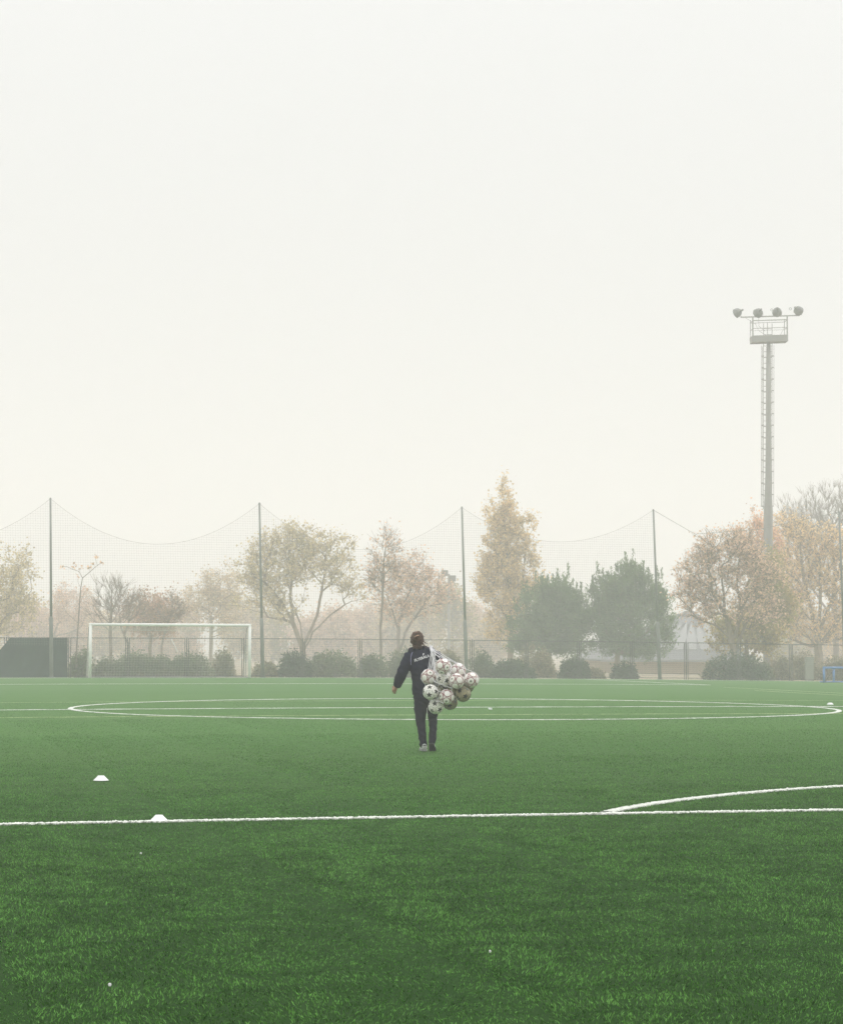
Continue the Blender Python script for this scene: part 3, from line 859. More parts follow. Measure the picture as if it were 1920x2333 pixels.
def make_tree(name, label, Y, trunk, E, leafm, n_att=160, n_leaf=9000, lsize=.085, spread=.32, up=.25, trunkr=.14, tipr=.008, barkm='bark', seed=1, group=None, elong=1.6, leaf_up=False, depth=.8, back=30.0):
    r = np.random.default_rng(seed); Y0 = Y; Y = behind(trunk[0][0][0], Y, back if Y < 200 else 0)
    q_ = max(1.0, Y / (Y0 + 4)); lsize *= q_; spread *= q_; trunkr *= q_; tipr *= q_
    tr = [PXP(l, Y) for l in trunk]; tr[0][0] = gfix(tr[0][0])
    for l in tr[1:]:
        for k in range(1, len(l)): l[k] = l[k] + np.array([0, r.normal(0, .5) * k / len(l), 0])
    PA, par, rad, tips, w = grow(tr, crown_px(E, Y, depth), n_att, r, up, tipr, trunkr)
    root = thing(name, label, 'tree', tr[0][0], group)
    mb = MB(); limb_mesh(mb, PA, par, rad)
    # twigs at the tips
    tw = []
    k = 8; T = np.repeat(PA[tips], k, 0); base = PA[par[tips]]; dr = PA[tips] - base; dr /= np.linalg.norm(dr, axis=1)[:, None] + 1e-9
    D = np.repeat(dr, k, 0) + r.normal(0, .55, (len(T), 3)) + np.array([0, 0, up * 1.2]); D /= np.linalg.norm(D, axis=1)[:, None]
    L_ = r.uniform(.2, .75, len(T))[:, None]
    EN = T + D * L_
    P2 = np.concatenate([T, EN]); pr = np.concatenate([np.full(len(T), -1), np.arange(len(T))]); rd = np.concatenate([np.full(len(T), tipr), np.full(len(T), tipr * .55)])
    limb_mesh(mb, P2, pr, rd, 3)
    mb.build('trunk', M[barkm], root)
    if n_leaf > 0:
        srcs = np.concatenate([PA[tips], EN, (T + EN) / 2, PA[w < 6]])
        cw = r.uniform(0, 1, len(srcs)) ** 1.6 + .05
        pick = r.choice(len(srcs), n_leaf, p=cw / cw.sum())
        Pq = srcs[pick] + r.normal(0, spread, (n_leaf, 3)) * r.uniform(.2, 1, (n_leaf, 1))
        mb = MB(); leaves(mb, Pq, lsize, r, elong, np.array([[0, 0, 1.0]]) if leaf_up else None)
        mb.build('crown', LM[leafm], root)
    return root
make_tree('tree', 'olive tan tree cut by the left edge, left of the first pole', 112, [[(-25, 1545), (-18, 1470), (-10, 1420), (0, 1370)], [(-10, 1430), (30, 1390), (70, 1345)], [(-12, 1430), (-50, 1350)]],
    [(-10, 1340, 85, 85), (35, 1310, 50, 60), (-50, 1380, 90, 80), (40, 1370, 45, 55), (20, 1420, 55, 35)], 'olive', 190, 7600, .085, .30, seed=11, trunkr=.16)
make_tree('tree', 'thin rust leaved young tree beside the left net pole', 205, [[(118, 1520), (125, 1440)]], [(130, 1400, 30, 55), (150, 1380, 32, 45), (190, 1390, 28, 45), (205, 1420, 25, 40)], 'pink', 90, 7000, .10, .4, seed=12)
make_tree('tree', 'bare forked tree standing behind the left part of the goal', 108, [[(253, 1545), (251, 1480), (252, 1420), (254, 1370)]], [(240, 1370, 34, 50), (262, 1350, 30, 42), (250, 1400, 45, 30)], 'brown', 75, 0, up=.75, trunkr=.085, barkm='barkg', seed=13, tipr=.010, back=8)
make_tree('tree', 'bare crooked tree right of the straight bare one, behind the goal', 109, [[(296, 1545), (292, 1470), (276, 1430), (272, 1400)], [(280, 1440), (305, 1390), (315, 1360)]], [(285, 1385, 30, 38), (312, 1380, 26, 32)], 'brown', 55, 500, .07, up=.6, trunkr=.06, barkm='barkg', seed=14, tipr=.009, back=9)
make_tree('tree', 'round rust brown tree behind the crossbar centre', 113, [[(343, 1545), (342, 1460), (343, 1420)]], [(345, 1395, 40, 38), (330, 1420, 35, 30), (365, 1420, 35, 35)], 'rust', 90, 5200, .085, .28, seed=15, trunkr=.09)
make_tree('tree', 'small bare leaning tree behind the right half of the goal', 110, [[(365, 1545), (368, 1470), (382, 1420), (392, 1385)]], [(385, 1395, 28, 38), (402, 1400, 22, 30)], 'brown', 45, 350, .07, up=.5, trunkr=.055, barkm='barkg', seed=16, tipr=.009, back=9)
make_tree('tree', 'pale tan bushy tree behind the right goal post', 148, [[(480, 1540), (482, 1440), (480, 1400)]], [(475, 1355, 45, 50), (440, 1380, 30, 45), (520, 1340, 40, 60), (500, 1400, 60, 50)], 'tan', 150, 7000, .095, .38, seed=17)
make_tree('tree', 'large forked tan tree right of the goal, through which the second pole passes', 110,
    [[(688, 1545), (690, 1490), (688, 1475)], [(688, 1475), (668, 1420), (640, 1370), (600, 1320)], [(668, 1420), (662, 1360), (668, 1280)], [(690, 1478), (722, 1400), (735, 1330), (745, 1280)], [(690, 1490), (712, 1440), (760, 1395), (800, 1370)], [(690, 1480), (685, 1420), (660, 1360)]],
    [(585, 1290, 42, 60), (620, 1255, 50, 42), (665, 1225, 38, 30), (680, 1240, 50, 45), (745, 1250, 32, 45), (785, 1260, 22, 45), (770, 1310, 50, 45), (700, 1290, 70, 60), (570, 1350, 40, 50), (800, 1350, 30, 40), (640, 1380, 60, 35), (620, 1320, 60, 60)], 'olive', 330, 10000, .085, .26, seed=18, trunkr=.15, tipr=.009)
make_tree('tree', 'slender tall tree with few leaves left of the walker', 107, [[(868, 1545), (867, 1460), (866, 1430), (872, 1350), (875, 1290), (880, 1225)]],
    [(880, 1235, 22, 28), (862, 1290, 28, 35), (895, 1270, 18, 35), (850, 1330, 22, 30), (900, 1310, 22, 30)], 'purple', 85, 850, .085, .2, up=.6, trunkr=.07, barkm='barkg', seed=19, tipr=.009, back=6)
make_tree('tree', 'purplish brown twin trunk tree directly above the walker', 110, [[(905, 1545), (908, 1470), (908, 1420), (925, 1370), (945, 1310)], [(908, 1440), (890, 1380), (872, 1340)], [(908, 1500), (922, 1440), (958, 1390), (985, 1350)]],
    [(945, 1290, 28, 35), (915, 1320, 40, 40), (965, 1330, 45, 40), (1000, 1350, 32, 38), (900, 1380, 45, 40), (955, 1380, 50, 35), (880, 1350, 25, 35)], 'purple', 220, 4600, .08, .24, seed=20, trunkr=.11, barkm='barkg', tipr=.009)
make_tree('poplar_tree', 'tall narrow yellow poplar, the highest tree, left of the pines', 114, [[(1162, 1545), (1163, 1440), (1160, 1330), (1152, 1220), (1143, 1110)], [(1162, 1420), (1190, 1340), (1198, 1240)], [(1162, 1420), (1120, 1350), (1100, 1300)], [(1160, 1330), (1120, 1240)]],
    [(1143, 1125, 14, 36), (1160, 1160, 20, 34), (1148, 1190, 38, 38), (1115, 1180, 13, 40), (1160, 1230, 45, 50), (1205, 1215, 14, 36), (1125, 1255, 26, 40), (1200, 1270, 22, 40), (1150, 1300, 62, 42), (1110, 1330, 32, 32), (1210, 1325, 30, 32), (1160, 1355, 68, 34), (1160, 1400, 48, 34), (1150, 1440, 42, 30)], 'poplar', 460, 17000, .085, .22, up=.75, seed=21, trunkr=.17)
for (nm, Yp, trunk, E, sd_) in (
  ('dark green round pine right of the poplar, the left of the two pines', 109, [[(1250, 1545), (1248, 1480), (1258, 1400)], [(1250, 1470), (1210, 1420)], [(1255, 1440), (1310, 1380)]],
    [(1268, 1360, 50, 52), (1235, 1390, 58, 55), (1298, 1380, 38, 48), (1212, 1435, 58, 42), (1275, 1430, 78, 50), (1320, 1425, 34, 48), (1290, 1468, 70, 24), (1195, 1468, 40, 22)], 31),
  ('larger dark green round pine behind the fourth pole, the right of the two pines', 107, [[(1402, 1545), (1406, 1490), (1420, 1400)], [(1408, 1490), (1450, 1465), (1480, 1430)], [(1408, 1480), (1375, 1430)]],
    [(1425, 1335, 55, 55), (1390, 1365, 55, 56), (1470, 1355, 50, 55), (1365, 1420, 45, 55), (1430, 1415, 95, 62), (1505, 1400, 34, 58), (1512, 1445, 28, 38), (1420, 1468, 85, 28), (1465, 1480, 50, 22)], 32)):
    r = np.random.default_rng(sd_); Yp = behind(trunk[0][0][0], Yp, 22); q_ = Yp / 112.0
    tr = [PXP(l, Yp) for l in trunk]; tr[0][0] = gfix(tr[0][0])
    cr = crown_px(E, Yp, .85)
    PA, par, rad, tips, w = grow(tr, cr, 420, r, .1, .010, .17)
    root = thing('pine_tree', nm, 'tree', tr[0][0], None)
    mb = MB(); limb_mesh(mb, PA, par, rad); mb.build('trunk', M['bark'], root)
    S = PA[tips]; n = 32000
    c0 = np.mean([c[0] for c in cr], 0)
    pk = r.integers(0, len(S), n); b0 = S[pk] + r.normal(0, .16 * q_, (n, 3))
    out = (S - c0); out /= np.linalg.norm(out, axis=1)[:, None] + 1e-9
    ax = out[pk] * .5 + np.array([0, 0, .6]) + r.normal(0, .55, (n, 3))
    mb = MB(); leaves(mb, b0, .045 * q_, r, 4.5, ax)
    # upright candles on the top shell
    top = S[S[:, 2] > np.percentile(S[:, 2], 55)]
    q = top[r.integers(0, len(top), 150)] + r.normal(0, .14, (150, 3)) + np.array([0, 0, .3])
    for c in q:
        hgt = q_ * r.uniform(.3, .75); m = 40; t = r.uniform(0, 1, m)
        pp = c + np.stack([r.normal(0, .04, m), r.normal(0, .04, m), t * hgt], 1)
        leaves(mb, pp, .042, r, 4.0, np.array([0, 0, 1.0]) + np.stack([r.normal(0, .3, m), r.normal(0, .3, m), np.zeros(m)], 1))
    mb.build('crown', LM['pine'], root)
make_tree('tree', 'wide brown tree with dark forked trunk, left of the floodlight tower', 106,
    [[(1672, 1545), (1672, 1490), (1664, 1455)], [(1664, 1455), (1650, 1400), (1620, 1350), (1585, 1310)], [(1650, 1400), (1645, 1340), (1640, 1280)], [(1664, 1455), (1630, 1425), (1585, 1405)], [(1668, 1470), (1690, 1390), (1715, 1340), (1720, 1280)], [(1672, 1495), (1695, 1430), (1712, 1400)], [(1690, 1390), (1680, 1330), (1690, 1250)]],
    [(1640, 1250, 55, 38), (1600, 1270, 40, 40), (1570, 1310, 38, 45), (1565, 1360, 32, 45), (1620, 1330, 60, 60), (1690, 1250, 50, 45), (1700, 1310, 60, 60), (1745, 1330, 40, 60), (1620, 1390, 60, 35), (1715, 1390, 60, 45)], 'purple', 480, 8200, .08, .24, seed=22, trunkr=.17, tipr=.010, back=3)
make_tree('tree', 'orange tree rising behind the floodlight tower', 115, [[(1745, 1545), (1745, 1450), (1738, 1330), (1728, 1220)]], [(1722, 1185, 16, 40), (1735, 1225, 35, 40), (1700, 1240, 25, 35), (1750, 1280, 55, 50), (1770, 1350, 55, 60), (1745, 1400, 60, 50)], 'orange', 240, 13000, .085, .26, up=.6, seed=23)
make_tree('tree', 'golden orange tree with many upright limbs right of the tower', 110,
    [[(1866, 1545), (1864, 1490), (1862, 1450)], [(1862, 1450), (1850, 1400), (1832, 1320), (1820, 1250)], [(1862, 1450), (1868, 1380), (1868, 1280)], [(1862, 1450), (1893, 1370), (1915, 1280)], [(1864, 1480), (1826, 1465), (1785, 1450)], [(1864, 1470), (1905, 1420), (1950, 1350)]],
    [(1800, 1195, 34, 30), (1830, 1230, 42, 45), (1875, 1250, 50, 55), (1930, 1260, 45, 60), (1810, 1300, 45, 55), (1870, 1330, 50, 50), (1930, 1350, 50, 55), (1820, 1390, 55, 40), (1790, 1430, 45, 30), (1900, 1430, 50, 40), (1850, 1450, 50, 25)], 'gold', 480, 13000, .085, .26, up=.5, seed=24, trunkr=.22, tipr=.011)
make_tree('tree', 'tall bare tree with upright twigs at the right edge, above the golden crown', 121,
    [[(1905, 1540), (1903, 1420), (1900, 1300), (1895, 1200)], [(1903, 1400), (1860, 1280), (1845, 1180)], [(1903, 1400), (1940, 1280)], [(1903, 1420), (1820, 1300), (1800, 1200)]],
    [(1800, 1190, 35, 60), (1845, 1175, 35, 70), (1890, 1165, 35, 70), (1930, 1160, 35, 80), (1860, 1230, 70, 60)], 'brown', 620, 0, up=1.1, seed=25, trunkr=.17, barkm='barkg', tipr=.008)
make_tree('tree', 'yellow green small tree under the brown tree, left of the tower', 116, [[(1700, 1540), (1700, 1480)]], [(1690, 1440, 60, 45), (1650, 1450, 40, 40), (1740, 1450, 50, 45), (1770, 1400, 40, 40), (1752, 1340, 40, 55), (1750, 1290, 26, 36)], 'ygreen', 190, 15000, .09, .3, seed=26, back=0)
# bare sapling with a T-shaped top
def sapling():
    Y = behind(173, 106.3); r = np.random.default_rng(5)
    L_ = [[(173, 1545), (175, 1470), (180, 1395), (184, 1340), (188, 1317)], [(188, 1317), (180, 1302), (165, 1297), (152, 1291), (141, 1291)], [(188, 1317), (205, 1303), (216, 1293), (228, 1284), (233, 1281)],
          [(165, 1297), (170, 1288)], [(180, 1302), (186, 1292)], [(216, 1293), (213, 1283)], [(205, 1303), (203, 1291)], [(222, 1289), (217, 1270)], [(184, 1340), (177, 1325), (178, 1312)], [(182, 1375), (195, 1345)], [(178, 1420), (150, 1395), (140, 1370)]]
    W_ = [.045, .016, .018, .008, .008, .008, .008, .010, .009, .008, .010]
    base = gfix(AT(173, 1545, Y))
    root = thing('sapling', 'thin bare sapling with a Y top, between the first pole and the goal', 'tree', base)
    mb = MB(); tips = []
    for i, l in enumerate(L_):
        P = PXP(l, Y)
        if i == 0: P[0] = base
        n = len(P); mb.tube(P, np.linspace(W_[i], W_[i] * (.4 if i == 0 else .5), n), 6); tips.append(P[-1])
    mb.build('trunk', M['barkg'], root)
    P = np.concatenate([t + r.normal(0, .07, (7, 3)) for t in tips[1:] + [AT(197, 1342, Y), AT(134, 1345, Y)]])
    mb = MB(); leaves(mb, P, .09, r); mb.build('crown', LM['purple'], root)
sapling()

# far trees lost in the haze behind the fence
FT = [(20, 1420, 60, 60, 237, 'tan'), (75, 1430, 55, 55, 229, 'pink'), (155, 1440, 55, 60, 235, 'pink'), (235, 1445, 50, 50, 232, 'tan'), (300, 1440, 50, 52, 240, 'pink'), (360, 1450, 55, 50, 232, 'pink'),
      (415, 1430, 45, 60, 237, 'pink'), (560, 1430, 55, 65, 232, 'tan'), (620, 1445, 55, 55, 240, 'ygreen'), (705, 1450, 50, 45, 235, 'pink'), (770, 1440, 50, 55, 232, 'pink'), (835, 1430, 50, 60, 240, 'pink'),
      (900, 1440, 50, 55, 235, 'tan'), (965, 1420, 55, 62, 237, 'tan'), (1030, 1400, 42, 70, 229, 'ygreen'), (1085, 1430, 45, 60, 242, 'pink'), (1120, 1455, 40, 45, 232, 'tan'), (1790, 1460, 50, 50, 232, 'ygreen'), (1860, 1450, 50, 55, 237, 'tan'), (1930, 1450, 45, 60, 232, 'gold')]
FW = ['behind the left edge tree', 'left of the first net pole', 'right behind the bare sapling', 'behind the goal left post and bare tree', 'behind the left half of the goal', 'behind the goal centre', 'behind the goal right half',
      'left under the big tan tree', 'behind the big tan tree fork', 'low under the right limb of the big tan tree', 'between the big tan tree and the slender tree', 'just left behind the slender tree', 'behind the slender tree and the walker',
      'behind the twin trunk tree', 'right of the third net pole', 'between third pole and poplar', 'at the foot of the poplar', 'low behind the floodlight tower', 'behind the golden tree trunk', 'behind the right edge pole']
for i, ((cx, cy, rx, ry, Yt, lm), wh) in enumerate(zip(FT, FW)):
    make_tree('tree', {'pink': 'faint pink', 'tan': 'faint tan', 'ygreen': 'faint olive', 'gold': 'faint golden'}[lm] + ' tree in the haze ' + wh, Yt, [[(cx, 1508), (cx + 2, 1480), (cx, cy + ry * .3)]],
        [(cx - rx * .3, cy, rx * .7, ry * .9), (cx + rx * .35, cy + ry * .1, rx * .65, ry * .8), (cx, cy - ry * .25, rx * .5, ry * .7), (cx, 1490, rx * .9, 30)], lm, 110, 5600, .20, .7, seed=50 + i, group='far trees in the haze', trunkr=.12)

def shrub(name, label, cx, top, hw, Y, lm, n, seed, ls=.07, group=None, base=1545, lobes=5):
    r = np.random.default_rng(seed); Y = behind(cx, Y); k = Y / F
    b = gfix(AT(cx, base, Y)); H = AT(cx, top, Y)[2] - b[2]; R_ = hw * k
    root = thing(name, label, 'shrub', b, group)
    P = []
    cs = [(0, 0, 0, 1.0)] + [(r.uniform(-.6, .6) * R_, r.uniform(-.4, .4) * R_, 0, r.uniform(.55, .85)) for _ in range(lobes)]
    wts = np.array([c[3] ** 2 for c in cs]); wts /= wts.sum()
    for (ox, oy, oz, sc), wt in zip(cs, wts):
        m = int(n * wt); d = r.normal(0, 1, (m, 3)); d /= np.linalg.norm(d, axis=1)[:, None]
        d[:, 2] = np.abs(d[:, 2]) * 1.25 - .25
        rr = r.uniform(.35, 1.03, m) ** .5
        wd = R_ * (1.0 if ox == 0 else .55)
        P.append(b + np.array([ox, oy, 0]) + np.stack([d[:, 0] * rr * wd, d[:, 1] * rr * wd * .8, H * .18 + np.maximum(0, d[:, 2]) * rr * H * .80 * sc + r.uniform(-.15, .05, m) * H], 1) + r.normal(0, .05, (m, 3)))
    P = np.concatenate(P); P[:, 2] = np.maximum(P[:, 2], b[2] + .03)
    mb = MB(); leaves(mb, P, ls, r, 1.7); mb.build('foliage', LM[lm], root)
    mb = MB()
    for _ in range(9):
        e = b + np.array([r.uniform(-.6, .6) * R_, r.uniform(-.4, .4) * R_, H * r.uniform(.5, .85)])
        mb.tube([b + r.normal(0, .05, 3) * np.array([1, 1, 0]), (b + e) / 2 + r.normal(0, .05, 3), e], [.03, .02, .008], 5)
    mb.build('stem', M['barkg'], root)
SHR = [(188, 1478, 30, 106.5, 'shrub', 'shrub behind the gap between sapling and goal'), (248, 1487, 34, 106.6, 'shrub', 'shrub behind the left end of the goal'), (305, 1478, 42, 107, 'shrub', 'shrub behind the goal, left of centre'),
       (368, 1480, 38, 107, 'shrub', 'shrub behind the goal centre'), (440, 1488, 44, 106.8, 'shrub', 'shrub behind the goal, right of centre'), (505, 1478, 28, 108, 'dry', 'dry shrub by the right goal post'),
       (600, 1500, 26, 108, 'dry', 'dry shrub beside the second pole'), (668, 1478, 42, 107.5, 'shrubd', 'dense shrub at the foot of the forked tan tree'), (760, 1466, 52, 107.5, 'shrub', 'tall shrub between forked tree and slender tree'),
       (852, 1490, 32, 107.5, 'shrub', 'shrub behind the slender tree'), (918, 1478, 44, 107.8, 'shrub', 'shrub behind the walker left arm'), (1020, 1470, 42, 108, 'dry', 'olive shrub behind the ball net'),
       (1092, 1476, 30, 108.4, 'shrub', 'shrub right of the third pole'), (1170, 1488, 52, 107.5, 'shrubd', 'dark dome shaped shrub below the poplar'), (1212, 1470, 40, 110.5, 'dry', 'drab shrub under the left pine'), (1306, 1498, 40, 107.7, 'shrubd', 'low dark shrub between the pines'), (1352, 1515, 22, 108, 'dry', 'small dry shrub left of the right pine trunk'),
       (1424, 1506, 30, 107.5, 'shrubd', 'dark shrub right of the right pine trunk'), (1630, 1488, 28, 107.6, 'dry', 'dry shrub left of the big bush'), (1672, 1486, 72, 107.3, 'shrubd', 'big dark bush in front of the brown tree trunk'), (1725, 1505, 30, 108, 'shrub', 'shrub beside the floodlight tower foot'),
       (1778, 1482, 36, 109.5, 'dry', 'greyish hedge shrub right of the floodlight tower'), (1830, 1478, 40, 112.5, 'dry', 'greyish hedge shrub behind the pale cabinet'), (1900, 1480, 40, 112, 'dry', 'greyish shrub behind the blue goal')]
for i, (cx, tp, hw, Ys, lm, lb) in enumerate(SHR):
    hw *= (1.15, 1.0, 1.25, .95)[i % 4]; tp += (-6, 5, -2, 9, -8)[i % 5]
    shrub('shrub', lb, cx, tp, hw, Ys, lm, 5200 if hw > 36 else 3200, 200 + i, group='shrubs behind the fence')

# marker cones and scraps on the turf
def cone(px, py, wpx, label, dome=False):
    p = G(px, py); k = p[1] / F; R_ = wpx * k / 2; H = R_ * .62
    mb = MB()
    prof = [(1.0, 0), (1.0, .06), (.93, .12), (.62, .62), (.44, .92), (.40, 1.0), (.33, 1.0), (.33, .9), (.55, .55), (.9, 0)] if not dome else [(1.0, 0), (1.0, .08), (.92, .4), (.72, .75), (.45, .97), (.3, 1.0), (.26, .95), (.6, .6), (.9, 0)]
    n = 28; a = np.arange(n) * 2 * PI / n; V = []; f = []
    for r_, z_ in prof: V.append(np.stack([p[0] + R_ * r_ * np.cos(a), p[1] + R_ * r_ * np.sin(a), np.full(n, p[2] + .012 + H * z_)], 1))
    for i in range(len(prof) - 1):
        for j in range(n): f.append((i * n + j, i * n + (j + 1) % n, (i + 1) * n + (j + 1) % n, (i + 1) * n + j))
    mb.add(np.concatenate(V), f)
    solo(mb, 'marker_cone', M['cone'], label, 'marker cone', 'white marker cones on the pitch', True, p)
cone(230, 1781, 35, 'flat white marker cone on open grass, left of the walker')
cone(362, 1873, 40, 'flat white marker cone standing on the near white line')
cone(1891, 1607, 15, 'small white domed marker by the right end of the centre circle', True)
for px, py, sz, lb in ((250, 2258, .008, 'tiny round white scrap at the lower left of the grass'), (1117, 1618, .055, 'small white scrap lying inside the centre circle'), (1116, 2181, .006, 'tiny white scrap in the lower middle of the grass'), (321, 1953, .008, 'tiny white scrap below the cone on the line')):
    p = G(px, py); r = np.random.default_rng(int(px)); mb = MB(); mb.ball(p + np.array([0, 0, .026]), (sz, sz * .8, sz * .45 + .004), 8)
    V = np.concatenate(mb.v); mb.v = [V + r.normal(0, sz * .12, V.shape)]
    solo(mb, 'paper_scrap', M['cone'], lb, 'litter', base=p)
# ------------------------------------------------------------------ the walker and the net of balls
FEET = G(973.8, 1712.8)
PS = FEET[1] / F                     # metres per survey pixel at the walker
def B(sx_, sy_, y=0.0):              # body coordinates: metres right / away / up from the feet
    return FEET + np.array([(sx_ - 973.8) * PS, y, (1712.8 - sy_) * PS])
def Z1(cx, cy, y=0.0): return B(860 + cx / 6.592, 1420 + cy / 6.592, y)
def fuse(mb, name, mats, parent, vox, smooth=6, wrinkle=0.0, wscale=14):
    """one continuous surface from overlapping closed shapes"""
    off = loc_of(parent)
    me = mb.mesh('tmp', off); ob = bpy.data.objects.new('tmp', me); C.objects.link(ob)
    rm = ob.modifiers.new('r', 'REMESH'); rm.mode = 'VOXEL'; rm.voxel_size = vox
    sm = ob.modifiers.new('s', 'SMOOTH'); sm.factor = .5; sm.iterations = smooth
    dg = bpy.context.evaluated_depsgraph_get(); dg.update()
    out = bpy.data.meshes.new_from_object(ob.evaluated_get(dg))
    bpy.data.objects.remove(ob)
    out.name = name
    if wrinkle > 0:
        for v in out.vertices:
            c = v.co
            q = noise.noise(Vector((c.x * wscale, c.y * wscale, c.z * wscale * 1.9 + c.x * 9))) + .5 * noise.noise(c * wscale * 2.3)
            v.co = c + v.normal * (wrinkle * q)
    out.materials.clear()
    for m in (mats if isinstance(mats, (list, tuple)) else [mats]): out.materials.append(m)
    out.polygons.foreach_set('use_smooth', [True] * len(out.polygons)); out.update()
    o = bpy.data.objects.new(name, out); C.objects.link(o)
    if parent is not None: o.parent = parent
    return o
person = thing('person', 'person in navy jacket walking away with a net of balls over the shoulder', 'person', FEET)
hip_c = Z1(712, 1075); ch_c = Z1(675, 640); sh_l = Z1(470, 520); sh_r = Z1(880, 500)
el_l = Z1(362, 765, -.04); wr_l = Z1(285, 960, .06); hd_l = Z1(260, 1000, .08)
el_r = Z1(955, 640, .10); wr_r = Z1(862, 540, .20); neck = Z1(618, 390); head = Z1(590, 262, .02)
hpl, hpr = Z1(625, 1130), Z1(800, 1130); knl, knr = Z1(648, 1450, .02), Z1(828, 1450, .07); anl, anr = Z1(700, 1850, -.02), Z1(818, 1800, .0)
# --- body under the clothes
def hand(mb, w, d, palm_n, curl=.8, side=1):
    """palm, five fingers and a thumb from wrist w along d"""
    x, y, d = frame(d); n = np.asarray(palm_n, float); n = n - d * (n @ d); n /= np.linalg.norm(n); s = np.cross(d, n) * side
    pc = w + d * .045
    mb.tube([w - d * .03, w, w + d * .02, w + d * .06, w + d * .085], [.026, .024, .028, .033, .030], 10)
    for k, (o, ln) in enumerate(((-.030, .066), (-.010, .076), (.011, .071), (.031, .056))):
        a = w + d * (.080 - abs(o) * .25) + s * o; P = [a - d * .02, a]; dd = d.copy()
        for j, f_ in enumerate((.42, .32, .26)):
            ang = curl * (.5 + .35 * j); dd = d * math.cos(ang) + n * math.sin(ang); P.append(P[-1] + dd * ln * f_)
        mb.tube(P, [.0095, .0092, .0088, .0080, .0068], 7)
    a = w + d * .025 - s * .028
    mb.tube([a, a - s * .022 + d * .022 + n * .008, a - s * .026 + d * .046 + n * .020, a - s * .018 + d * .062 + n * .032], [.013, .012, .010, .008], 7)
mb = MB()
mb.ball(head + np.array([0, .01, .005]), (.074, .094, .098), 18)
mb.ball(head + np.array([0, .045, -.055]), (.052, .050, .050), 14)
mb.ball(head + np.array([0, .112, -.015]), (.011, .018, .022), 8)
mb.ball(head + np.array([0, .094, -.055]), (.024, .010, .008), 8)
mb.ball(head + np.array([0, .085, -.085]), (.022, .018, .016), 8)
for s in (-1, 1):
    mb.ball(head + np.array([.074 * s, .005, -.012]), (.010, .018, .030), 8)
    mb.ball(head + np.array([.030 * s, .088, .016]), (.017, .012, .008), 8)
mb.tube([head + np.array([0, -.005, -.04]), neck + np.array([0, 0, 0]), neck + np.array([0, 0, -.07])], [.052, .053, .065], 14)
mb.loft([(neck + np.array([0, 0, -.09]), .10, .07), (ch_c + np.array([0, 0, .12]), .155, .09), (ch_c, .14, .10), (Z1(690, 880), .115, .085), (hip_c + np.array([0, 0, .02]), .15, .10), (hip_c + np.array([0, 0, -.09]), .13, .09)], 20)
for a_, b_, c_ in ((sh_l, el_l, wr_l), (sh_r, el_r, wr_r)):
    mb.tube([a_, (a_ + b_) / 2, b_, (b_ + c_) / 2, c_], [.052, .046, .038, .034, .024], 12)
dl = hd_l - wr_l; hand(mb, wr_l, dl / np.linalg.norm(dl), np.array([.5, .8, 0]), .9, 1)
hand(mb, wr_r, np.array([-.25, -.15, 1.0]), np.array([-.2, -1, -.1]), 1.25, -1)
for h_, k_, a_ in ((hpl, knl, anl), (hpr, knr, anr)):
    mb.tube([h_, (h_ + k_) / 2, k_, k_ * .6 + a_ * .4, a_ + np.array([0, 0, -.02])], [.070, .060, .040, .040, .030], 14)
fuse(mb, 'body', M['skin'], person, .0062, 3)
# --- jacket
mb = MB()
X = np.array([1.0, 0, 0]); UP = np.array([0, 0, 1.0])
mb.loft([(Z1(608, 372, .0), .060, .062), (Z1(615, 400), .066, .070), (Z1(640, 430), .125, .085), (Z1(662, 480), .200, .105), (Z1(676, 560), .205, .120), (Z1(680, 680), .190, .130), (Z1(690, 800), .178, .128), (Z1(700, 900), .172, .125), (Z1(706, 1000), .183, .128), (Z1(706, 1050), .176, .124), (Z1(706, 1085), .168, .120)], 28)
mb.tube([sh_l + X * .06 + UP * .0, sh_l, (sh_l + el_l) / 2, el_l, (el_l * .45 + wr_l * .55), wr_l + (el_l - wr_l) * .12, wr_l], [.088, .083, .080, .077, .073, .060, .050], 16)
mb.tube([sh_r - X * .06, sh_r, (sh_r + el_r) / 2, el_r, (el_r + wr_r) / 2, wr_r], [.088, .080, .072, .064, .056, .046], 16)
mb.tube([wr_l + (el_l - wr_l) * .10, wr_l - (el_l - wr_l) * .02], [.052, .046], 14)
for q, r_ in ((Z1(520, 440), .07), (Z1(790, 440), .07), (Z1(700, 420), .07)): mb.ball(q, r_, 12)
jk = fuse(mb, 'jacket', M['jacket'], person, .0085, 5, .0075, 11)
# collar band
mb = MB(); a = np.linspace(0, 2 * PI, 25)[:-1]
V = []; 
for r_, cz in ((.070, (618, 405)), (.068, (612, 362)), (.060, (612, 358)), (.060, (618, 400))):
    c = Z1(*cz); V.append(np.stack([c[0] + r_ * np.cos(a), c[1] + r_ * 1.06 * np.sin(a), np.full(24, c[2]) + .012 * np.sin(a)], 1))
f = [(i * 24 + j, i * 24 + (j + 1) % 24, ((i + 1) % 4) * 24 + (j + 1) % 24, ((i + 1) % 4) * 24 + j) for i in range(4) for j in range(24)]
mb.add(np.concatenate(V), f); mb.build('collar', M['jacketlow'], jk, True)
off = np.array(person.location)
bvh = BVHTree.FromPolygons([v.co.copy() for v in jk.data.vertices], [tuple(p.vertices) for p in jk.data.polygons])
def on_back(p, lift):
    """drop a world point straight onto the back of the jacket"""
    o = Vector((p - off).tolist()); o.y = -1.0
    h = bvh.ray_cast(o, Vector((0, 1, 0)))
    if h[0] is None: return p
    return np.array(h[0]) + off + np.array([0, -lift, 0])
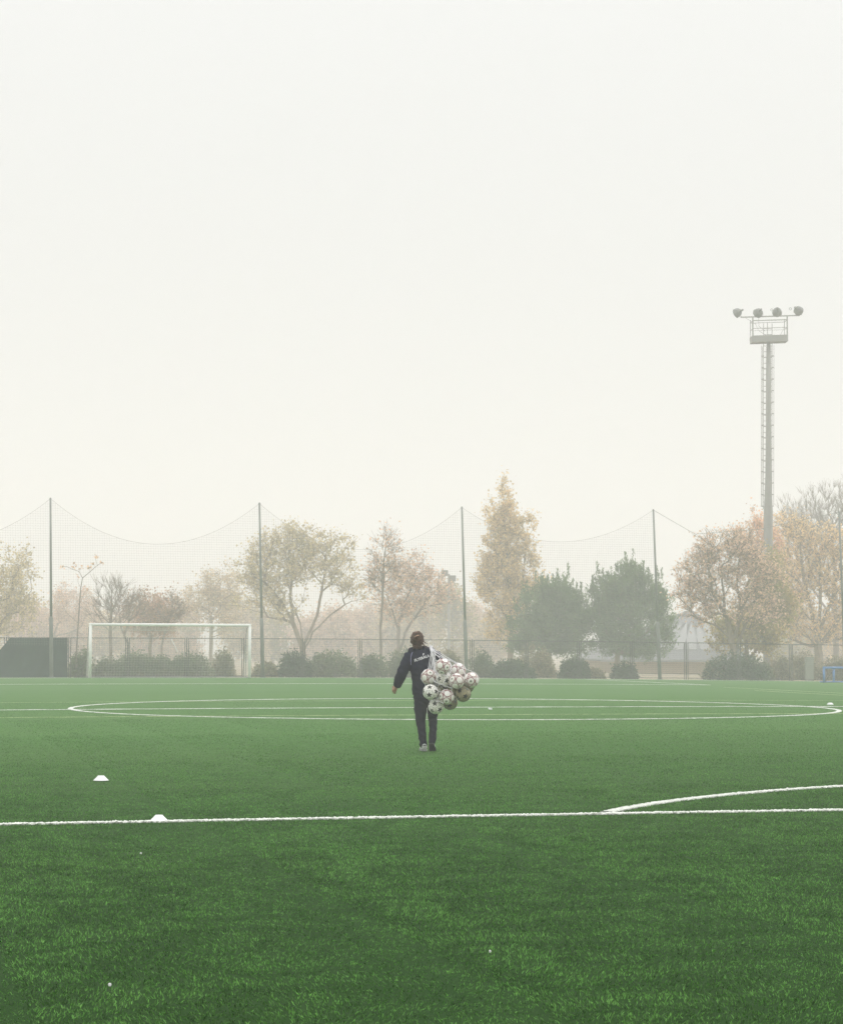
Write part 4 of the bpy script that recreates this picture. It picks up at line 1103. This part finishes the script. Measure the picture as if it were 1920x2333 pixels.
# raglan piping
mb = MB()
pl = [(522, 445), (508, 475), (500, 510), (497, 550), (497, 590), (499, 640)]
P = []
for i in range(len(pl) - 1):
    for t in (0, .5): P.append(on_back(Z1(pl[i][0] * (1 - t) + pl[i + 1][0] * t, pl[i][1] * (1 - t) + pl[i + 1][1] * t), .001))
P.append(on_back(Z1(*pl[-1]), .001)); mb.tube(P, .0042, 6); mb.build('piping', M['piping'], jk, True)
# printed word and mark
def text_on_back(txt, x0, y0, x1, y1, hgt, name):
    cu = bpy.data.curves.new('t', 'FONT'); cu.body = txt; cu.size = 1.0; cu.offset = .03; cu.space_character = 1.02
    ob = bpy.data.objects.new('t', cu); C.objects.link(ob)
    dg = bpy.context.evaluated_depsgraph_get(); dg.update()
    me = bpy.data.meshes.new_from_object(ob.evaluated_get(dg)); bpy.data.objects.remove(ob)
    bm = __import__('bmesh').new(); bm.from_mesh(me)
    __import__('bmesh').ops.subdivide_edges(bm, edges=bm.edges, cuts=1); 
    V = np.array([v.co[:] for v in bm.verts]); f = [tuple(v.index for v in q.verts) for q in bm.faces]; bm.free()
    w = V[:, 0].max() - V[:, 0].min(); h = V[:, 1].max() - V[:, 1].min()
    u = (V[:, 0] - V[:, 0].min()) / w; v = (V[:, 1] - V[:, 1].min()) / h
    a0, a1 = Z1(x0, y0), Z1(x1, y1); dr = a1 - a0; nrm = np.array([-dr[2], 0, dr[0]]) / np.linalg.norm(dr)
    Q = [on_back(a0 + dr * uu + nrm * hgt * vv + dr / np.linalg.norm(dr) * (.12 * hgt * vv), .0035) for uu, vv in zip(u, v)]
    MB().add(np.array(Q), f).build(name, M['print'], jk)
text_on_back('FLYERALA', 556, 592, 778, 514, .038, 'printed_word')
mk = [(670, 462), (682, 470), (700, 455), (692, 476), (684, 492), (672, 496), (677, 480)]
Q = [on_back(Z1(*q), .0035) for q in mk]
MB().add(np.array(Q), [(0, 1, 6), (1, 2, 3), (1, 3, 6), (3, 4, 6), (4, 5, 6)]).build('printed_mark', M['print'], jk)
# --- trousers
mb = MB()
mb.loft([(Z1(712, 1010), .150, .108), (Z1(712, 1075), .162, .115), (Z1(714, 1130), .166, .118), (Z1(714, 1180), .150, .105), (Z1(714, 1215), .10, .07)], 24)
mb.tube([Z1(638, 1100), Z1(640, 1200), Z1(640, 1320), Z1(642, 1450, .02), Z1(662, 1620, .0), Z1(680, 1750, -.01), Z1(692, 1835, -.02), Z1(698, 1872, -.03)], [.088, .092, .084, .070, .060, .053, .050, .046], 18)
mb.tube([Z1(795, 1100), Z1(806, 1200, .02), Z1(818, 1320, .04), Z1(828, 1450, .07), Z1(830, 1620, .04), Z1(824, 1740, .01), Z1(818, 1805, .0)], [.088, .088, .078, .064, .057, .052, .048], 18)
mb.tube([Z1(655, 1790, -.03), Z1(632, 1835, -.05)], [.02, .010], 8)
fuse(mb, 'trousers', M['trouser'], person, .0085, 4, .009, 10)
mb = MB(); mb.tube([Z1(742, 1275, -.10), Z1(744, 1340, -.09), Z1(738, 1400, -.085), Z1(735, 1436, -.09)], .0035, 6); mb.build('drawcord', M['rope'], person)
# --- shoes
def shoe(a, yaw, pitch, name='shoe'):
    base = a + np.array([0, -.02, 0])
    cy, sy = math.cos(yaw), math.sin(yaw); cp, sp = math.cos(pitch), math.sin(pitch)
    Rm = np.array([[cy, sy, 0], [-sy, cy, 0], [0, 0, 1.0]]) @ np.array([[1, 0, 0], [0, cp, sp], [0, -sp, cp]])
    def T(x, y, z): return base + Rm @ np.array([x, y, z])
    mb = MB()
    secs = [(-.06, .030, .030, .065), (-.04, .037, .040, .060), (0, .038, .048, .055), (.06, .037, .040, .045), (.12, .044, .028, .036), (.17, .045, .022, .030), (.205, .032, .014, .025)]
    V = []; f = []; n = 16
    for y, w, h, cz in secs:
        for j in range(n):
            t = 2 * PI * j / n; V.append(T(w * math.cos(t), y, cz + h * math.sin(t)))
    for i in range(len(secs) - 1):
        for j in range(n): f.append((i * n + j, i * n + (j + 1) % n, (i + 1) * n + (j + 1) % n, (i + 1) * n + j))
    f.append(tuple(range(n))[::-1]); f.append(tuple((len(secs) - 1) * n + j for j in range(n)))
    mb.add(np.array(V), f); sh = mb.build(name, M['shoe'], person, True)
    mb = MB(); V = []; out = [(-.072, .020), (-.055, .038), (0, .041), (.06, .038), (.12, .048), (.175, .048), (.21, .032), (.222, .012)]
    ring = [(-x, y) for y, x in out][::-1] + [(x, y) for y, x in out]
    ring = [(x, y) for x, y in ring]
    for z in (0.0, .026): V += [T(x, y, z) for x, y in ring]
    k = len(ring); f = [(i, (i + 1) % k, k + (i + 1) % k, k + i) for i in range(k)] + [tuple(range(k))[::-1], tuple(range(k, 2 * k))]
    mb.add(np.array(V), f); mb.build('sole', M['sole'] if pitch > .2 else M['soleg'], sh)
    mb = MB(); mb.tube([T(.038, -.045, .075), T(0, -.066, .078), T(-.038, -.045, .075)], .006, 6); mb.build('heel_trim', M['sole'], sh)
s0 = Z1(700, 1932, -.02); s0[2] = FEET[2] + .012; shoe(s0, -.12, .0)
s1 = Z1(812, 1875, .03); s1[2] = FEET[2] + .075; shoe(s1, .08, .40)
# --- hair
mb = MB()
mb.ball(head + np.array([0, -.028, .018]), (.092, .092, .100), 18)
mb.ball(head + np.array([0, .022, .048]), (.083, .084, .070), 16)
mb.ball(Z1(575, 195, -.03), (.062, .06, .045), 14)
mb.ball(Z1(596, 248, -.105), (.052, .045, .048), 14)
mb.ball(Z1(600, 300, -.07), (.072, .05, .06), 14)
mb.ball(Z1(575, 330, -.05), (.060, .045, .05), 12)
for q, r_ in (((520, 230), .032), ((548, 180), .034), ((610, 168), .034), ((645, 215), .034), ((655, 270), .032), ((515, 290), .030), ((560, 255), .036), ((628, 330), .030), ((540, 215), .034)):
    mb.ball(Z1(q[0], q[1], -.07), r_, 10)
hr = fuse(mb, 'hair', M['hair'], person, .006, 2, .010, 38)
mb = MB(); r = np.random.default_rng(3)
def strand(pts, w=.004): mb.tube([Z1(*q) for q in pts], np.linspace(w, w * .4, len(pts)), 5)
strand([(630, 205, -.08), (665, 212, -.09), (705, 208, -.09)], .006)
strand([(640, 225, -.09), (675, 270, -.1), (705, 300, -.1), (752, 326, -.11)], .007)
strand([(645, 235, -.1), (680, 285, -.11), (720, 320, -.11)], .006)
strand([(640, 250, -.1), (668, 310, -.11), (690, 350, -.11), (705, 372, -.11)], .007)
strand([(650, 260, -.08), (690, 330, -.10), (725, 378, -.11), (745, 388, -.11)], .006)
strand([(520, 235, -.06), (490, 238, -.06), (478, 230, -.06)], .005)
for k in range(46):
    a0 = r.uniform(0, 2 * PI); c = Z1(592, 245, -.10)
    p0 = c + np.array([.095 * math.cos(a0), .05, .095 * math.sin(a0)]); 
    mb.tube([p0, (p0 + c) / 2 + np.array([r.normal(0, .008), -.055, r.normal(0, .008)]), c + np.array([.02 * math.cos(a0), -.05, .02 * math.sin(a0)])], [.005, .006, .004], 5)
for k in range(16):
    x = r.uniform(510, 655); strand([(x, 330, -.085), (x + r.normal(0, 8), 372, -.09), (x + r.normal(0, 14), 398, -.10)], .006)
mb.build('strand', M['hair'], hr, True)
mb = MB(); mb.tube([Z1(548, 222, -.155), Z1(570, 207, -.17), Z1(592, 198, -.172), Z1(612, 197, -.16)], .007, 6); mb.build('hair_tie', M['band'], hr, True)

# --- balls
BR = .107
BALLS = [  # picture x, y, kind, layer (0 nearest the camera)
 (735, 590, 'a', 1, 'white ball with maroon seams at the top of the net, nearest the back'),
 (1110, 645, 'a', 2, 'white ball with maroon seams, upper middle of the net'),
 (1418, 868, 'a', 1, 'white ball with maroon seams, rightmost in the net'),
 (1070, 905, 'a', 0, 'white ball with maroon seams in the very middle of the net'),
 (475, 815, 'a', 2, 'white ball with maroon seams at the left of the net, above the spotted ball'),
 (432, 1158, 'b', 0, 'white ball with grey and black star prints, at the left edge of the net'),
 (705, 880, 'b', 2, 'star printed ball half hidden, under the topmost ball'),
 (745, 1080, 'c', 3, 'dark ball deep in the centre of the net'),
 (822, 1275, 'a', 0, 'grubby white ball with maroon seams, low in the net'),
 (1195, 1175, 'c', 1, 'yellowish ball at the lower right of the net'),
 (565, 1508, 'b', 1, 'white ball with black stars hanging lowest in the net'),
 (900, 1335, 'c', 3, 'dark ball hidden behind the low grubby ball'),
 (1300, 1010, 'c', 3, 'dark ball behind and under the rightmost ball'),
 (985, 1085, 'c', 2, 'dark ball showing in the gap right of the low grubby ball'),
]
bc = []
for cx, cy, kd, ly, lb in BALLS:
    p = B(940 + cx / 10.85, 1470 + cy / 10.85, -.26 if ly >= 2 else -.40)
    y = {0: -.48, 1: -.36, 2: -.27, 3: -.20}[ly]
    p[1] = FEET[1] + y; bc.append(p)
bc = np.array(bc)
for _ in range(400):          # let them settle apart, mostly along the line of sight
    for i in range(len(bc)):
        for j in range(i + 1, len(bc)):
            d = bc[j] - bc[i]; l = np.linalg.norm(d)
            if l < 2 * BR:
                e = d / (l + 1e-9); e = e * np.array([.25, 1.6, .25]); e /= np.linalg.norm(e) + 1e-9
                if abs(e[1]) < .2: e[1] += .3 * (1 if d[1] >= 0 else -1)
                mv = (2 * BR - l) * .4 * e; bc[i] -= mv; bc[j] += mv
    bc[:, 1] = np.minimum(bc[:, 1], FEET[1] - .215 - np.where(bc[:, 0] > FEET[0] + .28, -.10, 0))
def fib(n):
    k = np.arange(n) + .5; ph = np.arccos(1 - 2 * k / n); th = PI * (1 + 5 ** .5) * k
    return np.stack([np.cos(th) * np.sin(ph), np.sin(th) * np.sin(ph), np.cos(ph)], 1)
g_ = (1 + 5 ** .5) / 2
ICO = np.array([(0, a, b * g_) for a in (-1, 1) for b in (-1, 1)] + [(a, b * g_, 0) for a in (-1, 1) for b in (-1, 1)] + [(b * g_, 0, a) for a in (-1, 1) for b in (-1, 1)], float); ICO /= np.linalg.norm(ICO, axis=1)[:, None]
ICO_BM = __import__('bmesh').new(); __import__('bmesh').ops.create_icosphere(ICO_BM, subdivisions=6, radius=1.0)
SV = np.array([v.co[:] for v in ICO_BM.verts]); SF = [tuple(v.index for v in f.verts) for f in ICO_BM.faces]; ICO_BM.free()
SFA = np.array(SF)
def football(c, kind, label, seed):
    r = np.random.default_rng(seed)
    q = r.normal(0, 1, (3, 3)); q, _ = np.linalg.qr(q)
    V = SV; D = V @ (ICO @ q.T).T
    s = np.sort(D, axis=1)[:, ::-1]; near = np.argmax(D, axis=1)
    ang = np.degrees(np.arccos(np.clip(s[:, 0], -1, 1)))
    m = np.zeros(len(V), int)
    if kind == 'a':
        gap = s[:, 0] - s[:, 1]
        bulge = np.abs(ang - 27.0) < 1.8
        m[(bulge & (gap > .03)) | (gap < .010)] = 1
        m[(np.abs(ang) < 7) & (near % 3 == 0)] = 3
    else:
        N = (ICO @ q.T)[near]; x = np.cross(N, np.array([.3, .5, .8])); x /= np.linalg.norm(x, axis=1)[:, None]; y = np.cross(N, x)
        az = np.arctan2((V * y).sum(1), (V * x).sum(1)); k5 = (az * 5 / (2 * PI)) % 1.0; tri = np.abs(k5 - .5) * 2
        lim = 8 + 13 * tri ** 1.3
        m[(ang < lim)] = 2 if kind == 'b' else 2
        m[(ang < lim) & (near % 2 == 0)] = 2 if kind == 'b' else 3
        m[(ang < lim * .5) & (near % 3 == 0)] = 3
        m[(s[:, 0] - s[:, 1] < .010)] = 3
    fm = np.max(np.stack([m[SFA[:, 0]], m[SFA[:, 1]]]), 0)
    dent = np.where(m == 1, -.004, 0)
    me = bpy.data.meshes.new('football'); me.from_pydata(((BR + dent[:, None]) * V).tolist(), [], SF)
    for k in (('ballw' if kind != 'c' else 'ballc'), 'seam', 'star', 'greenp'): me.materials.append(M[k])
    me.polygons.foreach_set('material_index', fm.tolist()); me.polygons.foreach_set('use_smooth', [True] * len(SF)); me.update()
    o = bpy.data.objects.new('football', me); C.objects.link(o); o.location = c.tolist()
    tag(o, label, 'football', 'footballs in the carrying net')
M['ballc'] = mat('dark_ball', (0.36, 0.31, 0.18), 0.5, col2=(0.14, 0.13, 0.08), scale=13)  # darker, mottled yellow-brown tone than the white balls
for i, (row, c) in enumerate(zip(BALLS, bc)): football(c, row[2], row[4], 300 + i)

# --- carrying net: strands pulled tight over the balls and gathered on the shoulder
TOP = Z1(795, 372, -.02); 
def net_bag():
    NS, NR = 12, 19
    cen = bc.mean(0); low = bc[bc[:, 2].argmin()]
    P = np.zeros((NS, NR, 3))
    bot = low + np.array([.03, .05, -BR * .75])
    for j in range(NR):
        t = j / (NR - 1)
        ax = (1 - t) ** 2 * TOP + 2 * t * (1 - t) * (cen + np.array([.10, -.08, .12])) + t * t * bot
        rad = .02 + .62 * math.sin(PI * min(1, t * 1.0)) ** .8
        dax = bot - TOP; x, y, _ = frame(dax)
        for i in range(NS):
            ph = 2 * PI * (i + .5 * (j % 2)) / NS
            P[i, j] = ax + rad * (math.cos(ph) * x + math.sin(ph) * y)
    RR = BR + .0045
    def push(Q):
        for c in bc:
            d = Q - c; l = np.linalg.norm(d, axis=-1, keepdims=True)
            Q = np.where(l < RR, c + d / (l + 1e-9) * RR, Q)
        return Q
    def push_body(Q):
        # keep the cords behind the jacket's back
        w = (Q[..., 0] < FEET[0] + .16) & (Q[..., 2] < TOP[2] - .02)
        Q[..., 1] = np.where(w, np.minimum(Q[..., 1], FEET[1] - .135), Q[..., 1]); return Q
    top0 = np.array([TOP + np.array([.018 * math.cos(2 * PI * i / NS), .012 * math.sin(2 * PI * i / NS), 0]) for i in range(NS)])
    for it in range(260):
        up_ = P.copy()
        A = np.zeros_like(P)
        jj = np.arange(NR)
        for j in range(1, NR - 1):
            if j % 2 == 0: l = np.roll(P, 1, 0); nb = (P[:, j - 1] + l[:, j - 1] + P[:, j + 1] + l[:, j + 1]) / 4
            else: l = np.roll(P, -1, 0); nb = (P[:, j - 1] + l[:, j - 1] + P[:, j + 1] + l[:, j + 1]) / 4
            A[:, j] = nb
        P[:, 1:-1] = P[:, 1:-1] * .45 + A[:, 1:-1] * .55
        P[:, 0] = top0; P[:, -1] = bot + (P[:, -2] - P[:, -2].mean(0)) * .3
        for _ in range(2): P = push(P)
        P = push_body(P)
    mb = MB()
    for j in range(NR - 1):
        for i in range(NS):
            a_ = P[i, j]
            ks = (i, (i - 1) % NS) if j % 2 == 0 else (i, (i + 1) % NS)
            for k in ks:
                b_ = P[k, j + 1]
                L_ = np.linalg.norm(b_ - a_)
                if L_ < .004: continue
                n = 5 if L_ > .04 else 2
                Q = np.array([a_ + (b_ - a_) * t for t in np.linspace(0, 1, n)])
                Q = push(Q)
                mb.tube(Q, .0028, 5, cap=False)
            if L_ > .02: mb.ball(a_, .0045, 6)
    # taut cords fanning from the shoulder to the outer balls
    fan = [[(880, 425, -.10), (1000, 500, -.18), (1120, 570, -.24), (1215, 625, -.28), (1320, 695, -.33), (1440, 745, -.36), (1490, 840, -.36), (1496, 920, -.34)],
           [(860, 440, -.12), (960, 505, -.20), (1060, 570, -.28), (1100, 640, -.34), (1090, 720, -.45), (1050, 790, -.55)],
           [(845, 450, -.13), (905, 510, -.20), (965, 575, -.30), (1050, 590, -.40), (1060, 690, -.50), (1025, 810, -.55), (975, 920, -.58)],
           [(830, 470, -.14), (862, 540, -.18), (868, 590, -.20), (845, 680, -.24), (835, 740, -.3)],
           [(812, 470, -.14), (830, 560, -.18), (815, 640, -.20), (780, 730, -.25), (735, 800, -.3)],
           [(800, 470, -.14), (795, 560, -.17), (780, 650, -.19), (740, 740, -.25), (716, 850, -.3), (712, 950, -.3)],
           [(850, 480, -.16), (930, 510, -.2), (1000, 545, -.25), (1090, 560, -.26)],
           [(868, 565, -.2), (910, 575, -.25), (965, 578, -.3)],
           [(870, 440, -.11), (940, 490, -.17), (1030, 545, -.24), (1150, 600, -.30), (1270, 680, -.38), (1300, 780, -.45)],
           [(815, 830, -.4), (850, 880, -.5), (920, 912, -.58), (1010, 940, -.6), (1100, 972, -.6), (1098, 1030, -.6)],
           [(905, 765, -.5), (870, 850, -.5), (850, 890, -.5)], [(905, 765, -.5), (980, 775, -.58), (1025, 790, -.6)],
           [(860, 985, -.55), (935, 1030, -.6), (1000, 1020, -.6)], [(760, 1150, -.5), (850, 1160, -.55), (930, 1165, -.58), (985, 1195, -.6)]]
    for k, pl_ in enumerate(fan):
        Q = [Z1(*q) for q in pl_]
        if k < 6 or k == 8: Q = [TOP + np.array([0, -.03, -.004])] + Q
        Q = np.array(Q); R2_ = [Q[0]]
        for a_, b_ in zip(Q[:-1], Q[1:]): R2_ += [a_ + (b_ - a_) * t for t in (.25, .5, .75, 1.0)]
        R2_ = push(push(np.array(R2_)))
        mb.tube(R2_, .0038, 6)
    root = thing('ball_net', 'white cord net full of footballs slung over the walker right shoulder', 'ball net', TOP)
    mb.build('mesh', M['rope'], root)
    # gathered cords over the shoulder down to the hand
    mb = MB()
    for k in range(9):
        a0 = 2 * PI * k / 9; o = np.array([.017 * math.cos(a0), 0, .012 * math.sin(a0)])
        mb.tube([TOP + o + np.array([.01, -.05, -.05]), TOP + o + np.array([0, .03, .012]), Z1(815, 385, .10) + o, wr_r + np.array([-.01, .0, .10]) + o * .7, wr_r + np.array([-.03, -.01, .06]) + o * .6], .0042, 5)
    mb.build('gathered_cords', M['rope'], root, True)
    mb = MB(); r = np.random.default_rng(9)
    for k in range(9):      # loose bundled cords hanging straight down the back from the shoulder
        x = 785 + k * 9; e = 735 + k * 14
        Q = [TOP + np.array([r.normal(0, .012), -.05, -.01]), Z1(x + 10, 450 + r.normal(0, 10), -.155), Z1(x + r.normal(0, 6), 560, -.17), Z1(e + 20, 680, -.18), Z1(e, 760 + r.normal(0, 20), -.19)]
        mb.tube(push(np.array(Q)), .0030, 5)
    mb.build('loose_cords', M['rope'], root, True)
net_bag()
# ------------------------------------------------------------------ haze
def haze_box():
    mb = MB(); mb.box((0, 140, 30 - 4.0), (3200, 3300, 68))
    m = bpy.data.materials.new('haze'); m.use_nodes = True; t = m.node_tree
    for n in list(t.nodes): t.nodes.remove(n)
    o = t.nodes.new('ShaderNodeOutputMaterial'); v = t.nodes.new('ShaderNodeVolumePrincipled')
    v.inputs['Color'].default_value = (0.982, 0.985, 0.983, 1); v.inputs['Density'].default_value = HAZE_D; v.inputs['Anisotropy'].default_value = 0.1
    t.links.new(v.outputs[0], o.inputs['Volume'])
    ob = mb.build('haze', m); ob['kind'] = 'stuff'
    ob['label'] = 'pale fog filling the air over the pitch'; ob['category'] = 'fog'
haze_box()
